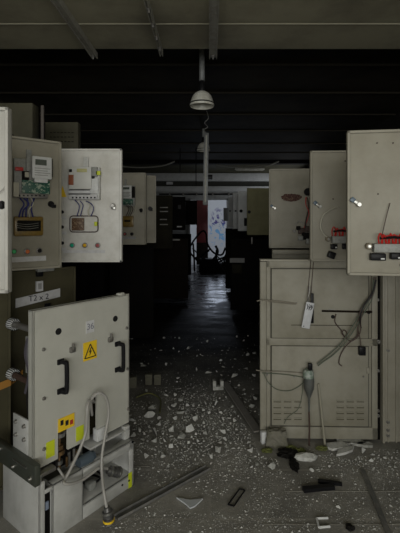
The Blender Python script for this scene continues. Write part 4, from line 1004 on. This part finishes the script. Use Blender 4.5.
for i, (pa, pb) in enumerate((((136, 399), (160, 400)),)):
    a, b_ = ground(*pa), ground(*pb)
    tag(MB().tube([(a.x, a.y, 0.012), ((a.x+b_.x)/2, a.y+0.05, 0.03), (b_.x, b_.y, 0.008), (b_.x+0.03, b_.y-0.25, 0.008)], 0.007, 6).build('bent_wire', mat('olive_wire', (0.13, 0.13, 0.05), 0.6)), 'bent olive wire on the floor near the square modules', 'wire')
# broken tiles heaped along the foot of the door
tile_spots = [(338, 447, 0.11, 0.3), (352, 443, 0.10, -0.2), (346, 452, 0.08, 0.6), (366, 446, 0.07, 0.1)]
for i, (px, py, r, a_) in enumerate(tile_spots):
    g = ground(px, py); rnd = random.Random(40+i)
    pts = [(r*rnd.uniform(0.6, 1.1)*math.cos(k*1.05)*1.2, r*0.45*rnd.uniform(0.6, 1.1)*math.sin(k*1.05)) for k in range(6)]
    o = MB().slab(pts, 0.0, 0.016).build('plaster_slab', plaster_dim if i % 2 else plaster, None, (g.x, g.y, 0.002), a_); o.rotation_euler.x = 0.0
    tag(o, ('long broken plaster slab at the foot of the vented louvres', 'broken slab of grey plaster nearest the hinge side louvres', 'small slab lying out from the longer plaster slabs', 'plaster slab fragment close to the hinge post')[i], 'plaster piece'); reserve(g, r*0.9)

# ------------------------------------------------------------------ plaster crumbs, each one its own
def crumb_mesh(seed, m):
    rnd = random.Random(seed); t = bmesh.new()
    sx, sy, sz = rnd.uniform(0.8, 1.5), rnd.uniform(0.5, 0.95), rnd.uniform(0.45, 0.9)
    for _ in range(rnd.randint(8, 12)):
        v = Vector((rnd.gauss(0, 1), rnd.gauss(0, 1), rnd.gauss(0, 1))).normalized()*rnd.uniform(0.75, 1.1)
        t.verts.new((v.x*sx, v.y*sy, max(v.z, -0.5)*sz+0.5*sz))
    q = bmesh.ops.convex_hull(t, input=t.verts)
    bmesh.ops.delete(t, geom=[g for g in q['geom_interior'] if isinstance(g, bmesh.types.BMVert)], context='VERTS')
    mz = min(v.co.z for v in t.verts)
    for v in t.verts: v.co.z -= mz
    me = bpy.data.meshes.new('plaster_crumb'); t.to_mesh(me); t.free(); me.materials.append(m); return me
meshes = [crumb_mesh(100+i, plaster if i % 3 else plaster_dim) for i in range(16)]
def inside(p, r):
    # keep clear of the standing furniture
    x, y = p.x, p.y
    if x > 0.33-r and x < 2.2 and abs(y-2.86) < 0.10+r: return True
    if x > 1.3: return True
    if x < -1.28: return True
    d = Vector((x, y, 0))-Vector((CT.o.x, CT.o.y, 0)); u = d.dot(CT.u); v = d.dot(-CT.n)
    if -0.12-r < u < W+0.06+r and -0.17-r < v < 0.46+r: return True
    for (ax, ay, bx, by, ww) in BARS:
        A = Vector((ax, ay)); B = Vector((bx, by)); P_ = Vector((x, y)); dd = B-A; t_ = max(0, min(1, (P_-A).dot(dd)/dd.length_squared))
        if (A+dd*t_-P_).length < ww+r: return True
    return any((x-a)**2+(y-b)**2 < (c_+r)**2 for a, b, c_ in used)
BARS = []
for pa, pb, ww in (((112, 520), (208, 468.5), 0.03), ((224.5, 384), (258, 434), 0.04), ((362.5, 471), (389, 536), 0.02), ((303, 491.5), (334, 488.5), 0.03), ((318, 482.5), (342, 485.5), 0.03), ((176, 500), (203, 504), 0.07), ((240, 490), (230, 507), 0.06), ((316, 519), (330, 527), 0.05), ((136, 399), (160, 400), 0.03), ((160, 400), (163, 416), 0.03), ((312, 446), (326, 447), 0.02)):
    a, b_ = ground(*pa), ground(*pb); BARS.append((a.x, a.y, b_.x, b_.y, ww))
BARS += [(-1.3, 2.085, -1.13, 2.24, 0.05), (-1.3, 2.32, -0.928, 2.75, 0.05), (-1.3, 5.2, -0.74, 5.25, 0.06), (0.575, 3.70, 1.36, 3.66, 0.07)]
ncr = [0]
def crumb(p, s, label, group=None):
    o = bpy.data.objects.new('plaster_crumb', meshes[ncr[0] % 16]); ncr[0] += 1; COL.objects.link(o)
    s *= 0.8; o.location = p; o.scale = (s, s, s); o.rotation_euler.z = random.uniform(0, 6.28)
    tag(o, label, 'plaster crumb', group); used.append((p.x, p.y, s*1.1)); return o
random.seed(11)
# the bigger, recognisable pieces
for (px, py, s, lab) in (
    (151, 411, 0.050, 'white plaster lump, upper one of two by the bent olive wire'), (150, 417, 0.055, 'largest white plaster lump close to the breaker truck, under its twin'),
    (145, 419, 0.03, 'sharp plaster flake touching the largest lump near the truck'), (174, 406, 0.045, 'flat oval plaster crumb in mid aisle beyond the white heap'),
    (181, 414, 0.036, 'blocky plaster crumb alone in mid aisle'), (173, 431, 0.045, 'white crumb with a dark hollow beside it, left of the heap centre'.replace('left of', 'short of')),
    (190, 431, 0.05, 'white crumb ringed by black soot in the middle of the heap'), (182, 437, 0.05, 'wide pale plaster flake in the heap before the truck'),
    (196, 421, 0.042, 'white crumb on the far rim of the heap'), (146, 457, 0.032, 'small white crumb beside the base of the truck'),
    (246, 369, 0.05, 'pale crumb alone by the black aisle edge, far from the heap'), (235, 377, 0.045, 'pale crumb next to the black aisle edge, closer than its neighbour'),
    (222, 386.5, 0.0, ''), (255, 399, 0.035, 'crumb between the flat strip and the vented door, upper'.replace('upper', 'farther')), (252, 407, 0.035, 'crumb between the flat strip and the vented door, closer'),
    (276, 461, 0.045, 'pale chunk below the mossy concrete lump'), (258, 446, 0.045, 'white chunk in front of the standing plastic block'), (250, 452, 0.04, 'white chunk beside the end of the flat strip'),
    (364, 453, 0.04, 'white chunk in front of the broken slabs'), (328, 455, 0.04, 'white chunk between rod foot and broken slabs'), (165, 386, 0.04, 'pale flake in the aisle past the olive modules'),
    (208, 373, 0.045, 'pale crumb beyond the two-pronged fitting'), (272, 468, 0.04, 'white chunk out from the mossy concrete'), (338, 508, 0.016, 'white crumb beside the U-shaped bracket')):
    if s == 0: continue
    p = ground(px, py)
    if not inside(p, s*0.8): crumb(p, s, lab)
zones = [
    ('white plaster crumb in the littered heap down the middle of the aisle', 'plaster crumbs in the mid-aisle heap', 150, lambda: (random.gauss(185, 34), random.gauss(424, 15)), (0.010, 0.046)),
    ('pale plaster crumb scattered along the foot of the vented door', 'plaster crumbs by the vented door', 55, lambda: (random.uniform(240, 398), random.gauss(456, 8)), (0.007, 0.024)),
    ('pale plaster crumb on the dark floor farther up the aisle', 'plaster crumbs up the dark aisle', 55, lambda: (random.uniform(132, 256), random.uniform(335, 395)), (0.012, 0.040)),
    ('tiny plaster crumb on the grey floor nearest the viewer', 'plaster crumbs on the near floor', 32, lambda: (random.uniform(125, 398), random.uniform(468, 531)), (0.004, 0.010))]
for lab, grp, n, f, (r0, r1) in zones:
    k = 0; tries = 0
    while k < n and tries < 6000:
        tries += 1
        px, py = f()
        if py < 330 or py > 532 or px < 120 or px > 399: continue
        if grp.startswith('plaster crumbs in') and not (395 < py < 463): continue
        p = ground(px, py); s = r0+(r1-r0)*random.random()**1.8
        if inside(p, s): continue
        crumb(p, s, lab, grp); k += 1
# name the crumbs by what lies nearest to them
LM = [((218, 389), 'the two-pronged fitting'), ((245, 414), 'the middle of the flat brown-grey strip'), ((228, 390), 'the far end of the flat strip'), ((264, 443), 'the standing white block'),
      ((287, 455), 'the crumpled burnt rag'), ((306, 459), 'the wide plaster block'), ((325, 446), 'the foot of the leaning rod'), ((345, 447), 'the broken slabs'), ((385, 446), 'the hinge post'),
      ((318, 487), 'the crossed plastic strips'), ((235, 498), 'the small dark frame'), ((190, 503), 'the pointed sheet scrap'), ((208, 469), 'the far tip of the long channel'), ((155, 494), 'the middle of the long channel'),
      ((323, 523), 'the U-shaped bracket'), ((350, 529), 'the black burnt lump'), ((364, 474), 'the far end of the thin strip'), ((378, 508), 'the middle of the thin strip'), ((153, 386), 'the paired olive modules'),
      ((152, 414), 'the two large white lumps'), ((190, 431), 'the soot-ringed crumb in the heap'), ((174, 406), 'the flat oval crumb in mid aisle'), ((246, 369), 'the pale crumb at the black aisle edge'), ((146, 457), 'the small crumb by the truck base'),
      ((220, 440), 'the open floor short of the flat strip'), ((180, 360), 'the dark aisle beyond the plaster heap'), ((280, 500), 'the open floor between frame and crossed strips'), ((265, 520), 'the open floor in front of the small frame')]
lm = [(ground(*p), n_) for p, n_ in LM]
ranks = {}
todo = [o for o in COL.objects if o.name.startswith('plaster_crumb') and o.get('group')]
for o in todo:
    d, n_ = min(((o.location-g_).length, n2) for g_, n2 in lm); ranks.setdefault(n_, []).append((d, o.name, o))
words_ = ['nearest to', 'second nearest to', 'third nearest to', 'fourth nearest to', 'fifth nearest to', 'sixth nearest to']
for n_, L in ranks.items():
    L.sort()
    for k, (d, _, o) in enumerate(L):
        if k < 6:
            o['label'] = 'loose plaster crumb '+words_[k]+' '+n_
        else:
            o['label'] = 'one of the small loose plaster crumbs around '+n_
        o['group'] = 'plaster crumbs around '+n_
# countless grit
random.seed(5)
vs, fs = [], []
def flake(x, y, s):
    i = len(vs); a0 = random.uniform(0, 6.28)
    for k in range(3):
        an = a0+k*2.1+random.uniform(-.3, .3); vs.append((x+s*math.cos(an), y+s*math.sin(an)*0.8, 0.001))
    vs.append((x, y, 0.001+s*random.uniform(0.3, 0.7)))
    fs.extend([(i, i+1, i+3), (i+1, i+2, i+3), (i+2, i, i+3), (i+2, i+1, i)])
n = 0
while n < 14000:
    r = random.random()
    if r < 0.46: px, py = random.gauss(190, 40), random.gauss(424, 22)
    elif r < 0.62: px, py = random.uniform(235, 400), random.gauss(456, 10)
    elif r < 0.90: px, py = random.uniform(90, 400), random.uniform(440, 533)
    else: px, py = random.uniform(130, 262), random.uniform(318, 430)
    if py < 310: continue
    p = ground(px, py)
    if inside(p, 0.008): continue
    flake(p.x, p.y, random.uniform(0.0010, 0.0036) if random.random() < (0.84 if r < 0.46 else 0.95) else random.uniform(0.005, 0.0095)); n += 1
me = bpy.data.meshes.new('plaster_grit'); me.from_pydata(vs, [], fs); me.materials.append(plaster)
o = bpy.data.objects.new('plaster_grit', me); COL.objects.link(o); tag(o, 'fine plaster grit strewn over the concrete floor', 'grit', None, 'stuff')
